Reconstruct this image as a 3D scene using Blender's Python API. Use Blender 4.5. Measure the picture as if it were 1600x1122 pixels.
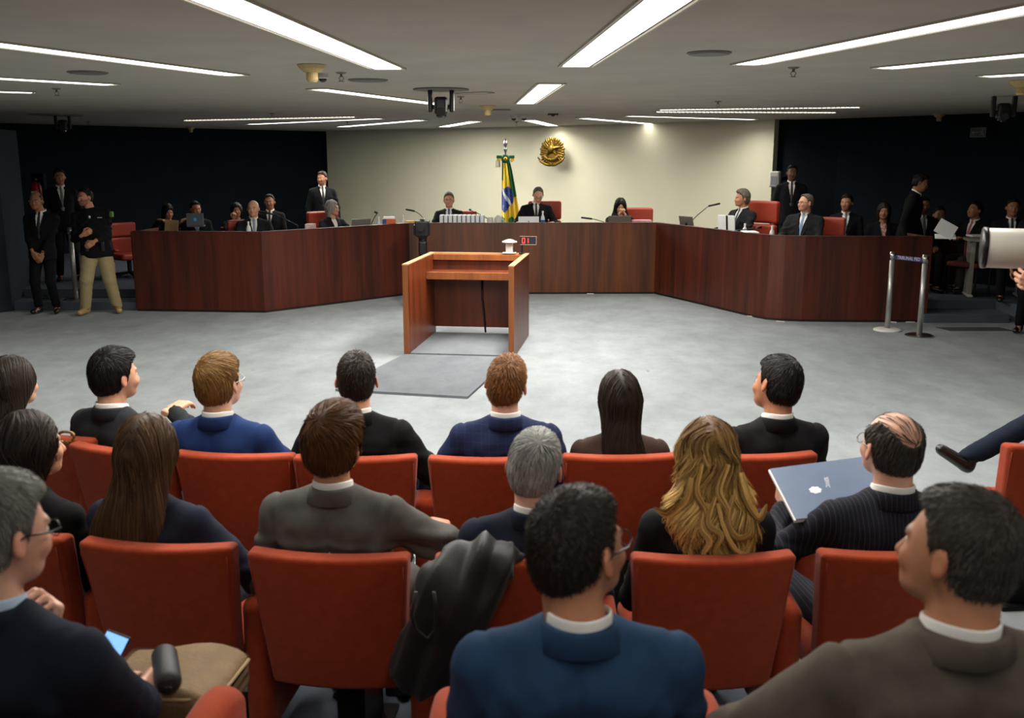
import bpy, math, random
import numpy as np
from math import sin, cos, pi, radians as R
rng = np.random.default_rng(7)
random.seed(7)
C = bpy.context.scene.collection
for o in list(bpy.data.objects): bpy.data.objects.remove(o)

# ---------------------------------------------------------------- camera, world, lamps, exposure
FOC, CAMH, HOR = 1530.0, 2.1, 248.0
PITCH = math.atan((561-HOR)/FOC)
cam = bpy.data.cameras.new('camera'); cam.sensor_width = 36; cam.lens = FOC*36/1600
cam.clip_start = 0.05; cam.clip_end = 100
cam.dof.use_dof = True; cam.dof.focus_distance = 9.0; cam.dof.aperture_fstop = 4.5
camo = bpy.data.objects.new('camera', cam); C.objects.link(camo)
camo.location = (0, 0, CAMH); camo.rotation_euler = (pi/2-PITCH, 0, 0)
S = bpy.context.scene; S.camera = camo
S.view_settings.view_transform = 'Standard'; S.view_settings.look = 'None'
S.view_settings.gamma = 1; S.view_settings.use_curve_mapping = False
S.view_settings.exposure = 0.0
w = bpy.data.worlds.new('world'); S.world = w; w.use_nodes = True
w.node_tree.nodes['Background'].inputs[0].default_value = (0.05, 0.055, 0.06, 1)
w.node_tree.nodes['Background'].inputs[1].default_value = 0.3
LAMP_W = 17.0         # watts per metre of ceiling lamp
LAMP_E = 5.0          # diffuser radiance
LAMP_COL = (1.0, 0.965, 0.89)
CEIL = 2.76

def ray(u, v):
    a = (u-800)/FOC; b = (561-v)/FOC; t = PITCH
    return np.array((a, cos(t)+b*sin(t), -sin(t)+b*cos(t)))
def atz(u, v, z):
    r = ray(u, v); k = (z-CAMH)/r[2]; return np.array((r[0]*k, r[1]*k, z))
def aty(u, v, y):
    r = ray(u, v); k = y/r[1]; return np.array((r[0]*k, y, CAMH+r[2]*k))

# ---------------------------------------------------------------- materials
def srgb(c):
    if isinstance(c, str): c = tuple(int(c[i:i+2], 16)/255 for i in (0, 2, 4))
    return tuple((x/12.92 if x <= .04045 else ((x+.055)/1.055)**2.4) for x in c)
MATS = {}
def mat(name, col, rough=.6, metal=0., spec=.5, bump=0., bscale=60., var=0., vscale=6., emit=0., sheen=0., attr=None,
        stretch=(1, 1, 1), var_col=None, trans=0., coat=0., coord='Object', sub=0.):
    if name in MATS: return MATS[name]
    m = bpy.data.materials.new(name); m.use_nodes = True; nt = m.node_tree; N = nt.nodes; L = nt.links
    b = N['Principled BSDF']; c = srgb(col)
    b.inputs['Base Color'].default_value = (*c, 1); b.inputs['Roughness'].default_value = rough
    b.inputs['Metallic'].default_value = metal; b.inputs['Specular IOR Level'].default_value = spec
    b.inputs['Sheen Weight'].default_value = sheen; b.inputs['Coat Weight'].default_value = coat
    b.inputs['Sheen Roughness'].default_value = .5
    b.inputs['Transmission Weight'].default_value = trans
    b.inputs['Subsurface Weight'].default_value = sub; b.inputs['Subsurface Radius'].default_value = (.02, .008, .004)
    if emit:
        b.inputs['Emission Color'].default_value = (*c, 1); b.inputs['Emission Strength'].default_value = emit
    out = None
    tc = N.new('ShaderNodeTexCoord'); mp = N.new('ShaderNodeMapping'); mp.inputs['Scale'].default_value = stretch
    L.new(tc.outputs[coord], mp.inputs[0])
    if var or var_col:
        n = N.new('ShaderNodeTexNoise'); n.inputs['Scale'].default_value = vscale; n.inputs['Detail'].default_value = 5
        L.new(mp.outputs[0], n.inputs[0])
        cr = N.new('ShaderNodeMix'); cr.data_type = 'RGBA'
        vc = srgb(var_col) if var_col else tuple(min(1, x*(1+var)) for x in c)
        c0 = c if var_col else tuple(x*(1-var) for x in c)
        mr = N.new('ShaderNodeMapRange'); mr.inputs[1].default_value = .35; mr.inputs[2].default_value = .65
        L.new(n.outputs[0], mr.inputs[0]); L.new(mr.outputs[0], cr.inputs[0])
        cr.inputs[6].default_value = (*c0, 1); cr.inputs[7].default_value = (*vc, 1)
        out = cr.outputs[2]
    if attr:
        a = N.new('ShaderNodeAttribute'); a.attribute_name = attr
        mx = N.new('ShaderNodeMix'); mx.data_type = 'RGBA'; mx.blend_type = 'MULTIPLY'; mx.inputs[0].default_value = 1
        if out: L.new(out, mx.inputs[6])
        else: mx.inputs[6].default_value = (*c, 1)
        L.new(a.outputs['Color'], mx.inputs[7]); out = mx.outputs[2]
    if out: L.new(out, b.inputs['Base Color'])
    if bump:
        n2 = N.new('ShaderNodeTexNoise'); n2.inputs['Scale'].default_value = bscale; n2.inputs['Detail'].default_value = 4
        L.new(mp.outputs[0], n2.inputs[0])
        bp = N.new('ShaderNodeBump'); bp.inputs['Strength'].default_value = bump; bp.inputs['Distance'].default_value = .01
        L.new(n2.outputs[0], bp.inputs['Height']); L.new(bp.outputs[0], b.inputs['Normal'])
    MATS[name] = m; return m
def wood(name, dark, light, rough=.32, scale=1.0, coat=.15):
    m = bpy.data.materials.new(name); m.use_nodes = True; nt = m.node_tree; N = nt.nodes; L = nt.links
    b = N['Principled BSDF']; b.inputs['Roughness'].default_value = rough; b.inputs['Coat Weight'].default_value = coat
    b.inputs['Coat Roughness'].default_value = .25
    tc = N.new('ShaderNodeTexCoord'); mp = N.new('ShaderNodeMapping'); mp.inputs['Scale'].default_value = (9*scale, 9*scale, .5*scale)
    L.new(tc.outputs['Object'], mp.inputs[0])
    n = N.new('ShaderNodeTexNoise'); n.inputs['Scale'].default_value = 2.2; n.inputs['Detail'].default_value = 8; n.inputs['Distortion'].default_value = .6
    n.inputs['Roughness'].default_value = .62
    L.new(mp.outputs[0], n.inputs[0])
    n3 = N.new('ShaderNodeTexNoise'); n3.inputs['Scale'].default_value = .7; L.new(mp.outputs[0], n3.inputs[0])
    ad = N.new('ShaderNodeMath'); ad.operation = 'ADD'; L.new(n.outputs[0], ad.inputs[0]); L.new(n3.outputs[0], ad.inputs[1])
    cr = N.new('ShaderNodeValToRGB'); cr.color_ramp.elements[0].position = .36; cr.color_ramp.elements[1].position = .64
    ha = N.new('ShaderNodeMath'); ha.operation = 'MULTIPLY'; ha.inputs[1].default_value = .5; L.new(ad.outputs[0], ha.inputs[0])
    cr.color_ramp.elements[0].color = (*srgb(dark), 1); cr.color_ramp.elements[1].color = (*srgb(light), 1)
    L.new(ha.outputs[0], cr.inputs[0]); L.new(cr.outputs[0], b.inputs['Base Color'])
    bp = N.new('ShaderNodeBump'); bp.inputs['Strength'].default_value = .06; L.new(n.outputs[0], bp.inputs['Height']); L.new(bp.outputs[0], b.inputs['Normal'])
    MATS[name] = m; return m
def fab(name, col, var=.12, rough=.85, stripe=None, check=None):
    """suit cloth: fine weave bump, optional pin stripe or window check"""
    if name in MATS: return MATS[name]
    m = mat(name, col, rough=rough, bump=.12, bscale=500, var=var, vscale=18, sheen=.0, spec=.15)
    if stripe or check:
        nt = m.node_tree; N = nt.nodes; L = nt.links; b = N['Principled BSDF']
        src = b.inputs['Base Color'].links[0].from_socket
        tc = N.new('ShaderNodeTexCoord'); sx = N.new('ShaderNodeSeparateXYZ'); L.new(tc.outputs['Object'], sx.inputs[0])
        def lines(sock, freq, wid):
            a = N.new('ShaderNodeMath'); a.operation = 'MULTIPLY'; a.inputs[1].default_value = freq; L.new(sock, a.inputs[0])
            f = N.new('ShaderNodeMath'); f.operation = 'FRACT'; L.new(a.outputs[0], f.inputs[0])
            c = N.new('ShaderNodeMath'); c.operation = 'LESS_THAN'; c.inputs[1].default_value = wid; L.new(f.outputs[0], c.inputs[0])
            return c.outputs[0]
        f = lines(sx.outputs[0], 70 if stripe else 28, .14 if stripe else .1)
        if check:
            g = lines(sx.outputs[2], 28, .1); mxx = N.new('ShaderNodeMath'); mxx.operation = 'MAXIMUM'
            L.new(f, mxx.inputs[0]); L.new(g, mxx.inputs[1]); f = mxx.outputs[0]
        mu = N.new('ShaderNodeMath'); mu.operation = 'MULTIPLY'; mu.inputs[1].default_value = .5; L.new(f, mu.inputs[0])
        mx = N.new('ShaderNodeMix'); mx.data_type = 'RGBA'; L.new(mu.outputs[0], mx.inputs[0]); L.new(src, mx.inputs[6])
        mx.inputs[7].default_value = (*srgb(stripe or check), 1); L.new(mx.outputs[2], b.inputs['Base Color'])
    return m

# ---------------------------------------------------------------- mesh helpers
def link(name, me, m=None, parent=None, loc=None, rot=None):
    o = bpy.data.objects.new(name, me); C.objects.link(o)
    if m is not None and me is not None and hasattr(me, 'materials') and not me.materials: me.materials.append(m)
    if parent is not None: o.parent = parent
    if loc is not None: o.location = loc
    if rot is not None: o.rotation_euler = rot
    return o
def mesh_np(name, V, Q, smooth=True, attrs=None):
    me = bpy.data.meshes.new(name); V = np.asarray(V, np.float32); Q = np.asarray(Q, np.int32)
    k = Q.shape[1]; me.vertices.add(len(V)); me.vertices.foreach_set('co', V.ravel())
    me.loops.add(Q.size); me.loops.foreach_set('vertex_index', Q.ravel())
    me.polygons.add(len(Q)); me.polygons.foreach_set('loop_start', np.arange(len(Q), dtype=np.int32)*k)
    me.update(calc_edges=True)
    me.polygons.foreach_set('use_smooth', np.full(len(Q), smooth))
    if attrs:
        for an, A in attrs.items():
            a = me.color_attributes.new(an, 'FLOAT_COLOR', 'POINT')
            A4 = np.ones((len(V), 4), np.float32); A4[:, :3] = A if A.ndim == 2 else A[:, None]
            a.data.foreach_set('color', A4.ravel())
    return me
class MB:
    def __init__(s): s.v = []; s.f = []
    def add(s, V, F):
        n = len(s.v); s.v += [tuple(map(float, p)) for p in V]; s.f += [tuple(int(i)+n for i in f) for f in F]; return s
    def box(s, c, d, r=0., n=3, rz=0., rx=0., ry=0., fn=None):
        """box centred at c with full dims d, edges rounded by r"""
        V, F = rbox(d, r, n)
        if fn is not None: V = fn(V)
        M = rotm(rx, ry, rz); V = V@M.T+np.array(c); return s.add(V, F)
    def cyl(s, a, b, ra, rb=None, n=16, cap=True):
        rb = ra if rb is None else rb
        return s.lathe(a, b, [(0, ra), (1, rb)], n, cap)
    def lathe(s, a, b, prof, n=16, cap=True):
        a = np.array(a, float); b = np.array(b, float); d = b-a; z = d/np.linalg.norm(d)
        x = np.cross(z, (0, 0, 1) if abs(z[2]) < .9 else (1, 0, 0)); x /= np.linalg.norm(x); y = np.cross(z, x)
        V = []; F = []
        for t, r in prof:
            for k in range(n):
                q = 2*pi*k/n; V.append(a+d*t+(x*cos(q)+y*sin(q))*r)
        for i in range(len(prof)-1):
            for k in range(n): F.append((i*n+k, i*n+(k+1) % n, (i+1)*n+(k+1) % n, (i+1)*n+k))
        if cap: F.append(tuple(range(n))[::-1]); F.append(tuple(range((len(prof)-1)*n, len(prof)*n)))
        return s.add(V, F)
    def tube(s, pts, r, n=8, closed=False):
        P = np.array(pts, float); m = len(P); rr = np.broadcast_to(np.array(r, float), (m,)); V = []; F = []
        up = None
        for i in range(m):
            t = P[(i+1) % m if closed else min(i+1, m-1)]-P[(i-1) % m if closed else max(i-1, 0)]; t = t/(np.linalg.norm(t)+1e-9)
            if up is None: up = np.cross(t, (0, 0, 1) if abs(t[2]) < .9 else (1, 0, 0))
            up = up-t*np.dot(up, t); up /= np.linalg.norm(up)+1e-9; w_ = np.cross(t, up)
            for k in range(n): q = 2*pi*k/n; V.append(P[i]+(up*cos(q)+w_*sin(q))*rr[i])
        for i in range(m if closed else m-1):
            j = (i+1) % m
            for k in range(n): F.append((i*n+k, i*n+(k+1) % n, j*n+(k+1) % n, j*n+k))
        if not closed: F.append(tuple(range(n))[::-1]); F.append(tuple(range((m-1)*n, m*n)))
        return s.add(V, F)
    def ball(s, c, r, n=12, m=8):
        V = [(0, 0, -1)]; F = []; r = np.broadcast_to(np.array(r, float), (3,))
        for i in range(1, m):
            f = -pi/2+pi*i/m
            for k in range(n): q = 2*pi*k/n; V.append((cos(f)*cos(q), cos(f)*sin(q), sin(f)))
        V.append((0, 0, 1)); t = len(V)-1
        for k in range(n): F.append((0, 1+(k+1) % n, 1+k)); F.append((t, t-n+k, t-n+(k+1) % n))
        for i in range(m-2):
            for k in range(n): a = 1+i*n; F.append((a+k, a+(k+1) % n, a+n+(k+1) % n, a+n+k))
        return s.add(np.array(V)*r+np.array(c), F)
    def prism(s, poly, z0, z1):
        """polygon (x, y) extruded z0..z1"""
        n = len(poly); V = [(x, y, z0) for x, y in poly]+[(x, y, z1) for x, y in poly]
        F = [tuple(range(n))[::-1], tuple(range(n, 2*n))]+[(k, (k+1) % n, n+(k+1) % n, n+k) for k in range(n)]
        return s.add(V, F)
    def build(s, name, m, parent=None, smooth=False, loc=None, rot=None):
        me = bpy.data.meshes.new(name); me.from_pydata(s.v, [], s.f); me.update()
        me.polygons.foreach_set('use_smooth', [smooth]*len(me.polygons))
        return link(name, me, m, parent, loc, rot)
def rotm(rx=0, ry=0, rz=0):
    cx, sx, cy, sy, cz, sz = cos(rx), sin(rx), cos(ry), sin(ry), cos(rz), sin(rz)
    X = np.array(((1, 0, 0), (0, cx, -sx), (0, sx, cx))); Y = np.array(((cy, 0, sy), (0, 1, 0), (-sy, 0, cy)))
    Z = np.array(((cz, -sz, 0), (sz, cz, 0), (0, 0, 1))); return Z@Y@X
_rb = {}
def rbox(d, r, n=3):
    """closed rounded box; n rings over each rounded edge"""
    key = (tuple(d), r, n)
    if key in _rb: return _rb[key][0].copy(), _rb[key][1]
    h = np.array(d, float)/2
    if r <= 0:
        V = np.array([(x, y, z) for x in (-1, 1) for y in (-1, 1) for z in (-1, 1)])*h
        F = [(0, 1, 3, 2), (4, 6, 7, 5), (0, 4, 5, 1), (2, 3, 7, 6), (0, 2, 6, 4), (1, 5, 7, 3)]
        _rb[key] = (V, F); return V.copy(), F
    r = min(r, h.min()*.999); mid = n if n >= 6 else 1
    def line(hh):
        a = [-(hh-r)-r*cos(pi/4*k/ n*1.0) for k in range(n)]
        ang = [math.tan(pi/4*(1-k/n)) for k in range(n)]
        lo = [-(hh-r)-r*g for g in ang]; inner = list(np.linspace(-(hh-r), hh-r, mid+2)) if mid > 1 else [-(hh-r), hh-r]
        return lo+inner+[-x for x in lo[::-1]]
    ax = [line(h[i]) for i in range(3)]; idx = {}; V = []; F = []
    def vid(p):
        k = tuple(round(c, 6) for c in p)
        if k not in idx: idx[k] = len(V); V.append(p)
        return idx[k]
    for a in range(3):
        b_, c_ = (a+1) % 3, (a+2) % 3
        for sg in (-1, 1):
            U, W = ax[b_], ax[c_]
            for i in range(len(U)-1):
                for j in range(len(W)-1):
                    q = []
                    for (ii, jj) in ((i, j), (i+1, j), (i+1, j+1), (i, j+1)):
                        p = [0, 0, 0]; p[a] = sg*h[a]; p[b_] = U[ii]; p[c_] = W[jj]; q.append(vid(p))
                    if len(set(q)) == 4: F.append(tuple(q if sg > 0 else q[::-1]))
    V = np.array(V, float); inner = np.clip(V, -(h-r), h-r); dlt = V-inner
    L_ = np.linalg.norm(dlt, axis=1, keepdims=True); V = inner+dlt/np.maximum(L_, 1e-9)*r
    _rb[key] = (V, F); return V.copy(), F
def empty(name, label, cat, loc=(0, 0, 0), rz=0, group=None):
    o = bpy.data.objects.new(name, None); C.objects.link(o); o.location = loc; o.rotation_euler = (0, 0, rz)
    o['label'] = label; o['category'] = cat
    if group: o['group'] = group
    o.empty_display_size = .1
    return o
def tag(o, label, cat, group=None, kind=None):
    o['label'] = label; o['category'] = cat
    if group: o['group'] = group
    if kind: o['kind'] = kind
    return o
def struct(o): o['kind'] = 'structure'; return o
def text(name, body, size, m, parent=None, loc=(0, 0, 0), rot=(0, 0, 0), ext=.0008, align='CENTER'):
    cu = bpy.data.curves.new(name, 'FONT'); cu.body = body; cu.size = size; cu.extrude = ext; cu.align_x = align; cu.align_y = 'CENTER'
    cu.materials.append(m)
    t_ = bpy.data.objects.new(name, cu); C.objects.link(t_); dg = bpy.context.evaluated_depsgraph_get()
    me = bpy.data.meshes.new_from_object(t_.evaluated_get(dg)); bpy.data.objects.remove(t_)
    if not me.materials: me.materials.append(m)
    return link(name, me, None, parent, loc, rot)
def copy_tree(o, label=None, loc=None, rot=None, group=None, parent=None):
    c = o.copy(); C.objects.link(c)
    if parent is not None: c.parent = parent
    if label: c['label'] = label
    if loc is not None: c.location = loc
    if rot is not None: c.rotation_euler = rot
    if group: c['group'] = group
    for ch in [x for x in C.objects if x.parent == o]: copy_tree(ch, parent=c)
    return c

# ---------------------------------------------------------------- signed distance modelling
def nz(v): v = np.asarray(v, float); return v/(np.linalg.norm(v)+1e-12)
def smin(a, b, k):
    h = np.clip(.5+.5*(b-a)/k, 0, 1); return b*(1-h)+a*h-k*h*(1-h)
class SDF:
    def __init__(s, lo, hi, res):
        s.lo = np.array(lo, np.float32)-res*2; s.res = res; s.n = np.ceil((np.array(hi)+res*2-s.lo)/res).astype(int)+1
        s.D = np.full(tuple(s.n), .2, np.float32)
        s.ax = [s.lo[i]+np.arange(s.n[i], dtype=np.float32)*res for i in range(3)]
    def sub(s, lo, hi, pad):
        a = np.clip(np.floor((np.array(lo)-pad-s.lo)/s.res).astype(int), 0, s.n-1); b = np.clip(np.ceil((np.array(hi)+pad-s.lo)/s.res).astype(int)+1, 1, s.n)
        sl = tuple(slice(a[i], max(b[i], a[i]+1)) for i in range(3))
        g = np.meshgrid(*[s.ax[i][sl[i]] for i in range(3)], indexing='ij', sparse=True)
        return sl, g
    def put(s, sl, d, k, op='u'):
        o = s.D[sl]
        if op == 'u': s.D[sl] = smin(o, d, k)
        elif op == 's': s.D[sl] = -smin(-o, d, k)
        else: s.D[sl] = -smin(-o, -d, k)
    def cone(s, a, b, ra, rb, k=.02, op='u', flat=None):
        """capsule with radii ra, rb; flat=(axis, factor) squashes it along an axis"""
        a = np.array(a, np.float32); b = np.array(b, np.float32); r = max(ra, rb)
        sl, (X, Y, Z) = s.sub(np.minimum(a, b)-r, np.maximum(a, b)+r, k+s.res*2+.01)
        d = b-a; L2 = float(d@d)+1e-9
        X = X-a[0]; Y = Y-a[1]; Z = Z-a[2]
        t = np.clip((X*d[0]+Y*d[1]+Z*d[2])/L2, 0, 1)
        qx, qy, qz = X-d[0]*t, Y-d[1]*t, Z-d[2]*t
        if flat:
            n = nz(flat[0]).astype(np.float32); dp = (qx*n[0]+qy*n[1]+qz*n[2])*(1/flat[1]-1)
            qx = qx+n[0]*dp; qy = qy+n[1]*dp; qz = qz+n[2]*dp
            dd = (np.sqrt(qx*qx+qy*qy+qz*qz)-(ra+(rb-ra)*t))*(flat[1]+1)/2
        else: dd = np.sqrt(qx*qx+qy*qy+qz*qz)-(ra+(rb-ra)*t)
        s.put(sl, dd, k, op); return s
    def ell(s, c, r, k=.02, op='u', M=None):
        c = np.array(c, np.float32); r = np.array(r, np.float32); m = r.max()
        sl, (X, Y, Z) = s.sub(c-(m if M is not None else r), c+(m if M is not None else r), k+s.res*2+.01)
        X = X-c[0]; Y = Y-c[1]; Z = Z-c[2]
        if M is not None: M = np.asarray(M, np.float32); X, Y, Z = (M[0, i]*X+M[1, i]*Y+M[2, i]*Z for i in range(3))
        q0 = np.sqrt((X/r[0])**2+(Y/r[1])**2+(Z/r[2])**2); q1 = np.sqrt((X/r[0]**2)**2+(Y/r[1]**2)**2+(Z/r[2]**2)**2)
        s.put(sl, q0*(q0-1)/np.maximum(q1, 1e-4), k, op); return s
    def box(s, c, h, r, k=.01, op='u', M=None):
        c = np.array(c, np.float32); m = float(np.linalg.norm(h))
        sl, (X, Y, Z) = s.sub(c-m, c+m, k+s.res*2+.01)
        X = X-c[0]; Y = Y-c[1]; Z = Z-c[2]
        if M is not None: M = np.asarray(M, np.float32); X, Y, Z = (M[0, i]*X+M[1, i]*Y+M[2, i]*Z for i in range(3))
        qx, qy, qz = np.abs(X)-(h[0]-r), np.abs(Y)-(h[1]-r), np.abs(Z)-(h[2]-r)
        d = np.sqrt(np.maximum(qx, 0)**2+np.maximum(qy, 0)**2+np.maximum(qz, 0)**2)+np.minimum(np.maximum(np.maximum(qx, qy), qz), 0)-r
        s.put(sl, d, k, op); return s
    def loft(s, O, M, secs, k=.03, op='u', n=2.3):
        """stack of ellipses: secs = (h, cx, cy, rx, ry) along local z; M columns are the local axes"""
        S_ = np.array(secs, np.float32); O = np.array(O, np.float32); M = np.array(M, np.float32)
        h = S_[:, 0]; rm = float(max(S_[:, 3].max(), S_[:, 4].max())+np.abs(S_[:, 1:3]).max())
        e = np.array([O+M[:, 2]*h[0], O+M[:, 2]*h[-1]])
        sl, (X, Y, Z) = s.sub(e.min(0)-rm, e.max(0)+rm, .03)
        X = X-O[0]; Y = Y-O[1]; Z = Z-O[2]
        x, y, z = (M[0, i]*X+M[1, i]*Y+M[2, i]*Z for i in range(3))
        hf = np.linspace(h[0], h[-1], 60, dtype=np.float32)
        f = [np.interp(z, hf, smooth_interp(hf, h, S_[:, j])).astype(np.float32) for j in range(1, 5)]
        q = (np.abs((x-f[0])/f[2])**n+np.abs((y-f[1])/f[3])**n)**(1/n)
        d = (q-1)*np.minimum(f[2], f[3])*.8
        d = -smin(-d, -(z-h[-1]), .03); d = -smin(-d, -(h[0]-z), .02)
        s.put(sl, d, k, op); return s
    def plane(s, fn, k=.01):
        """keep only where fn(X,Y,Z) < 0"""
        g = np.meshgrid(*s.ax, indexing='ij', sparse=True); s.D = -smin(-s.D, -fn(*g).astype(np.float32), k); return s
    def sample(s, P):
        q = (P-s.lo)/s.res; q = np.clip(q, 0, s.n-1.001); i = q.astype(int); f = (q-i).astype(np.float32); D = s.D
        x, y, z = i.T; fx, fy, fz = f.T
        c = lambda a, b, d: D[x+a, y+b, z+d]
        return ((c(0, 0, 0)*(1-fx)+c(1, 0, 0)*fx)*(1-fy)+(c(0, 1, 0)*(1-fx)+c(1, 1, 0)*fx)*fy)*(1-fz)+((c(0, 0, 1)*(1-fx)+c(1, 0, 1)*fx)*(1-fy)+(c(0, 1, 1)*(1-fx)+c(1, 1, 1)*fx)*fy)*fz
    def grad(s, P):
        e = s.res; g = np.stack([s.sample(P+np.eye(3)[i]*e)-s.sample(P-np.eye(3)[i]*e) for i in range(3)], 1)
        return g/(np.linalg.norm(g, axis=1, keepdims=True)+1e-9)
    def mesh(s):
        D = s.D.copy(); D[0] = D[-1] = .1; D[:, 0] = D[:, -1] = .1; D[:, :, 0] = D[:, :, -1] = .1
        I = D < 0; n = np.array(D.shape)-1
        cnt = np.zeros(tuple(n), np.int8)
        for a in (0, 1):
            for b in (0, 1):
                for c in (0, 1): cnt += I[a:a+n[0], b:b+n[1], c:c+n[2]]
        act = (cnt > 0) & (cnt < 8); ids = np.full(act.shape, -1, np.int64); cells = np.argwhere(act); ids[act] = np.arange(len(cells))
        P = np.zeros((len(cells), 3), np.float32); W = np.zeros(len(cells), np.float32); x, y, z = cells.T
        for ax in range(3):
            for u in (0, 1):
                for v in (0, 1):
                    o0 = [0, 0, 0]; o0[(ax+1) % 3] = u; o0[(ax+2) % 3] = v; o1 = list(o0); o1[ax] = 1
                    d0 = D[x+o0[0], y+o0[1], z+o0[2]]; d1 = D[x+o1[0], y+o1[1], z+o1[2]]; m = (d0 < 0) != (d1 < 0)
                    t = d0[m]/(d0[m]-d1[m]); p = np.tile(np.array(o0, np.float32), (m.sum(), 1)); p[:, ax] = t
                    P[m] += p; W[m] += 1
        V = (cells+P/W[:, None])*s.res+s.lo
        Q = []
        for ax in range(3):
            b, c = (ax+1) % 3, (ax+2) % 3
            A = np.take(I, range(0, n[ax]), ax); B = np.take(I, range(1, n[ax]+1), ax)
            e = np.argwhere(A != B); sgn = A[tuple(e.T)]
            ok = (e[:, b] > 0) & (e[:, c] > 0); e = e[ok]; sgn = sgn[ok]
            def g(db, dc):
                f = e.copy(); f[:, b] -= db; f[:, c] -= dc; return ids[tuple(f.T)]
            q = np.stack([g(0, 0), g(1, 0), g(1, 1), g(0, 1)], 1); q[~sgn] = q[~sgn][:, ::-1]; Q.append(q)
        return V.astype(np.float32), np.concatenate(Q)
def smooth_interp(x, xp, fp):
    """monotone-ish cubic through section values"""
    xp = np.asarray(xp, float); fp = np.asarray(fp, float); m = np.gradient(fp, xp); i = np.clip(np.searchsorted(xp, x)-1, 0, len(xp)-2)
    h = xp[i+1]-xp[i]; t = np.clip((x-xp[i])/h, 0, 1)
    return (2*t**3-3*t**2+1)*fp[i]+(t**3-2*t**2+t)*h*m[i]+(-2*t**3+3*t**2)*fp[i+1]+(t**3-t**2)*h*m[i+1]
def vnormals(V, Q):
    a = V[Q[:, 2]]-V[Q[:, 0]]; b = V[Q[:, 3]]-V[Q[:, 1]]; n = np.cross(a, b); N = np.zeros_like(V)
    for k in range(4): np.add.at(N, Q[:, k], n)
    return N/(np.linalg.norm(N, axis=1, keepdims=True)+1e-12)
def relax(V, Q, it=1, f=.5):
    for _ in range(it):
        A = np.zeros_like(V); c = np.zeros(len(V), np.float32)
        for k in range(4):
            for d in (1, 3): np.add.at(A, Q[:, k], V[Q[:, (k+d) % 4]]); np.add.at(c, Q[:, k], 1)
        V = V*(1-f)+A/np.maximum(c, 1)[:, None]*f
    return V
def wob(P, scale, seed, n=6, aniso=(1, 1, 1)):
    r = np.random.default_rng(seed); K = r.normal(size=(n, 3))*scale*np.array(aniso); ph = r.uniform(0, 6.28, n)
    return np.sin(P@K.T+ph).sum(1)/n
def join(parts):
    V = []; Q = []; n = 0
    for v, q in parts: V.append(v); Q.append(np.asarray(q)+n); n += len(v)
    return np.concatenate(V), np.concatenate(Q)
# ---------------------------------------------------------------- people
SKIN = {'fair': 'd9a58c', 'light': 'cf9a7c', 'tan': 'b98060', 'mid': '9c6a4c', 'dark': '6b4632'}
def skin(k): return mat('skin_'+k, SKIN[k], rough=.5, var=.06, vscale=40, attr='tint', bump=.05, bscale=300, spec=.4)
HAIRC = {'black': ('0c0a09', '1e1916'), 'dark': ('17110d', '33261c'), 'brown': ('22170f', '705236'), 'chest': ('2c1a0c', '6e4520'), 'auburn': ('4a2c14', '96602e'),
         'fairbrown': ('40290f', 'a07840'), 'blonde': ('5a3a16', 'f0c474'), 'grey': ('5e5c58', 'cac8c2'), 'salt': ('3c3934', 'a4a096'), 'greybrown': ('3a342c', '8c8272'), 'darkgrey': ('1f1b18', '5a5249')}
def hairmat(k):
    nm = 'hair_'+k
    if nm in MATS: return MATS[nm]
    m = bpy.data.materials.new(nm); m.use_nodes = True; N = m.node_tree.nodes; L = m.node_tree.links; b = N['Principled BSDF']
    a = N.new('ShaderNodeAttribute'); a.attribute_name = 'tint'; sp = N.new('ShaderNodeSeparateColor'); L.new(a.outputs['Color'], sp.inputs[0])
    mx = N.new('ShaderNodeMix'); mx.data_type = 'RGBA'; mx.inputs[6].default_value = (*srgb(HAIRC[k][0]), 1); mx.inputs[7].default_value = (*srgb(HAIRC[k][1]), 1)
    L.new(sp.outputs[0], mx.inputs[0]); L.new(mx.outputs[2], b.inputs['Base Color'])
    b.inputs['Roughness'].default_value = .5; b.inputs['Specular IOR Level'].default_value = .22
    MATS[nm] = m; return m
EYEW = lambda: mat('eye', 'e8e2da', rough=.2, attr='tint')

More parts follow.
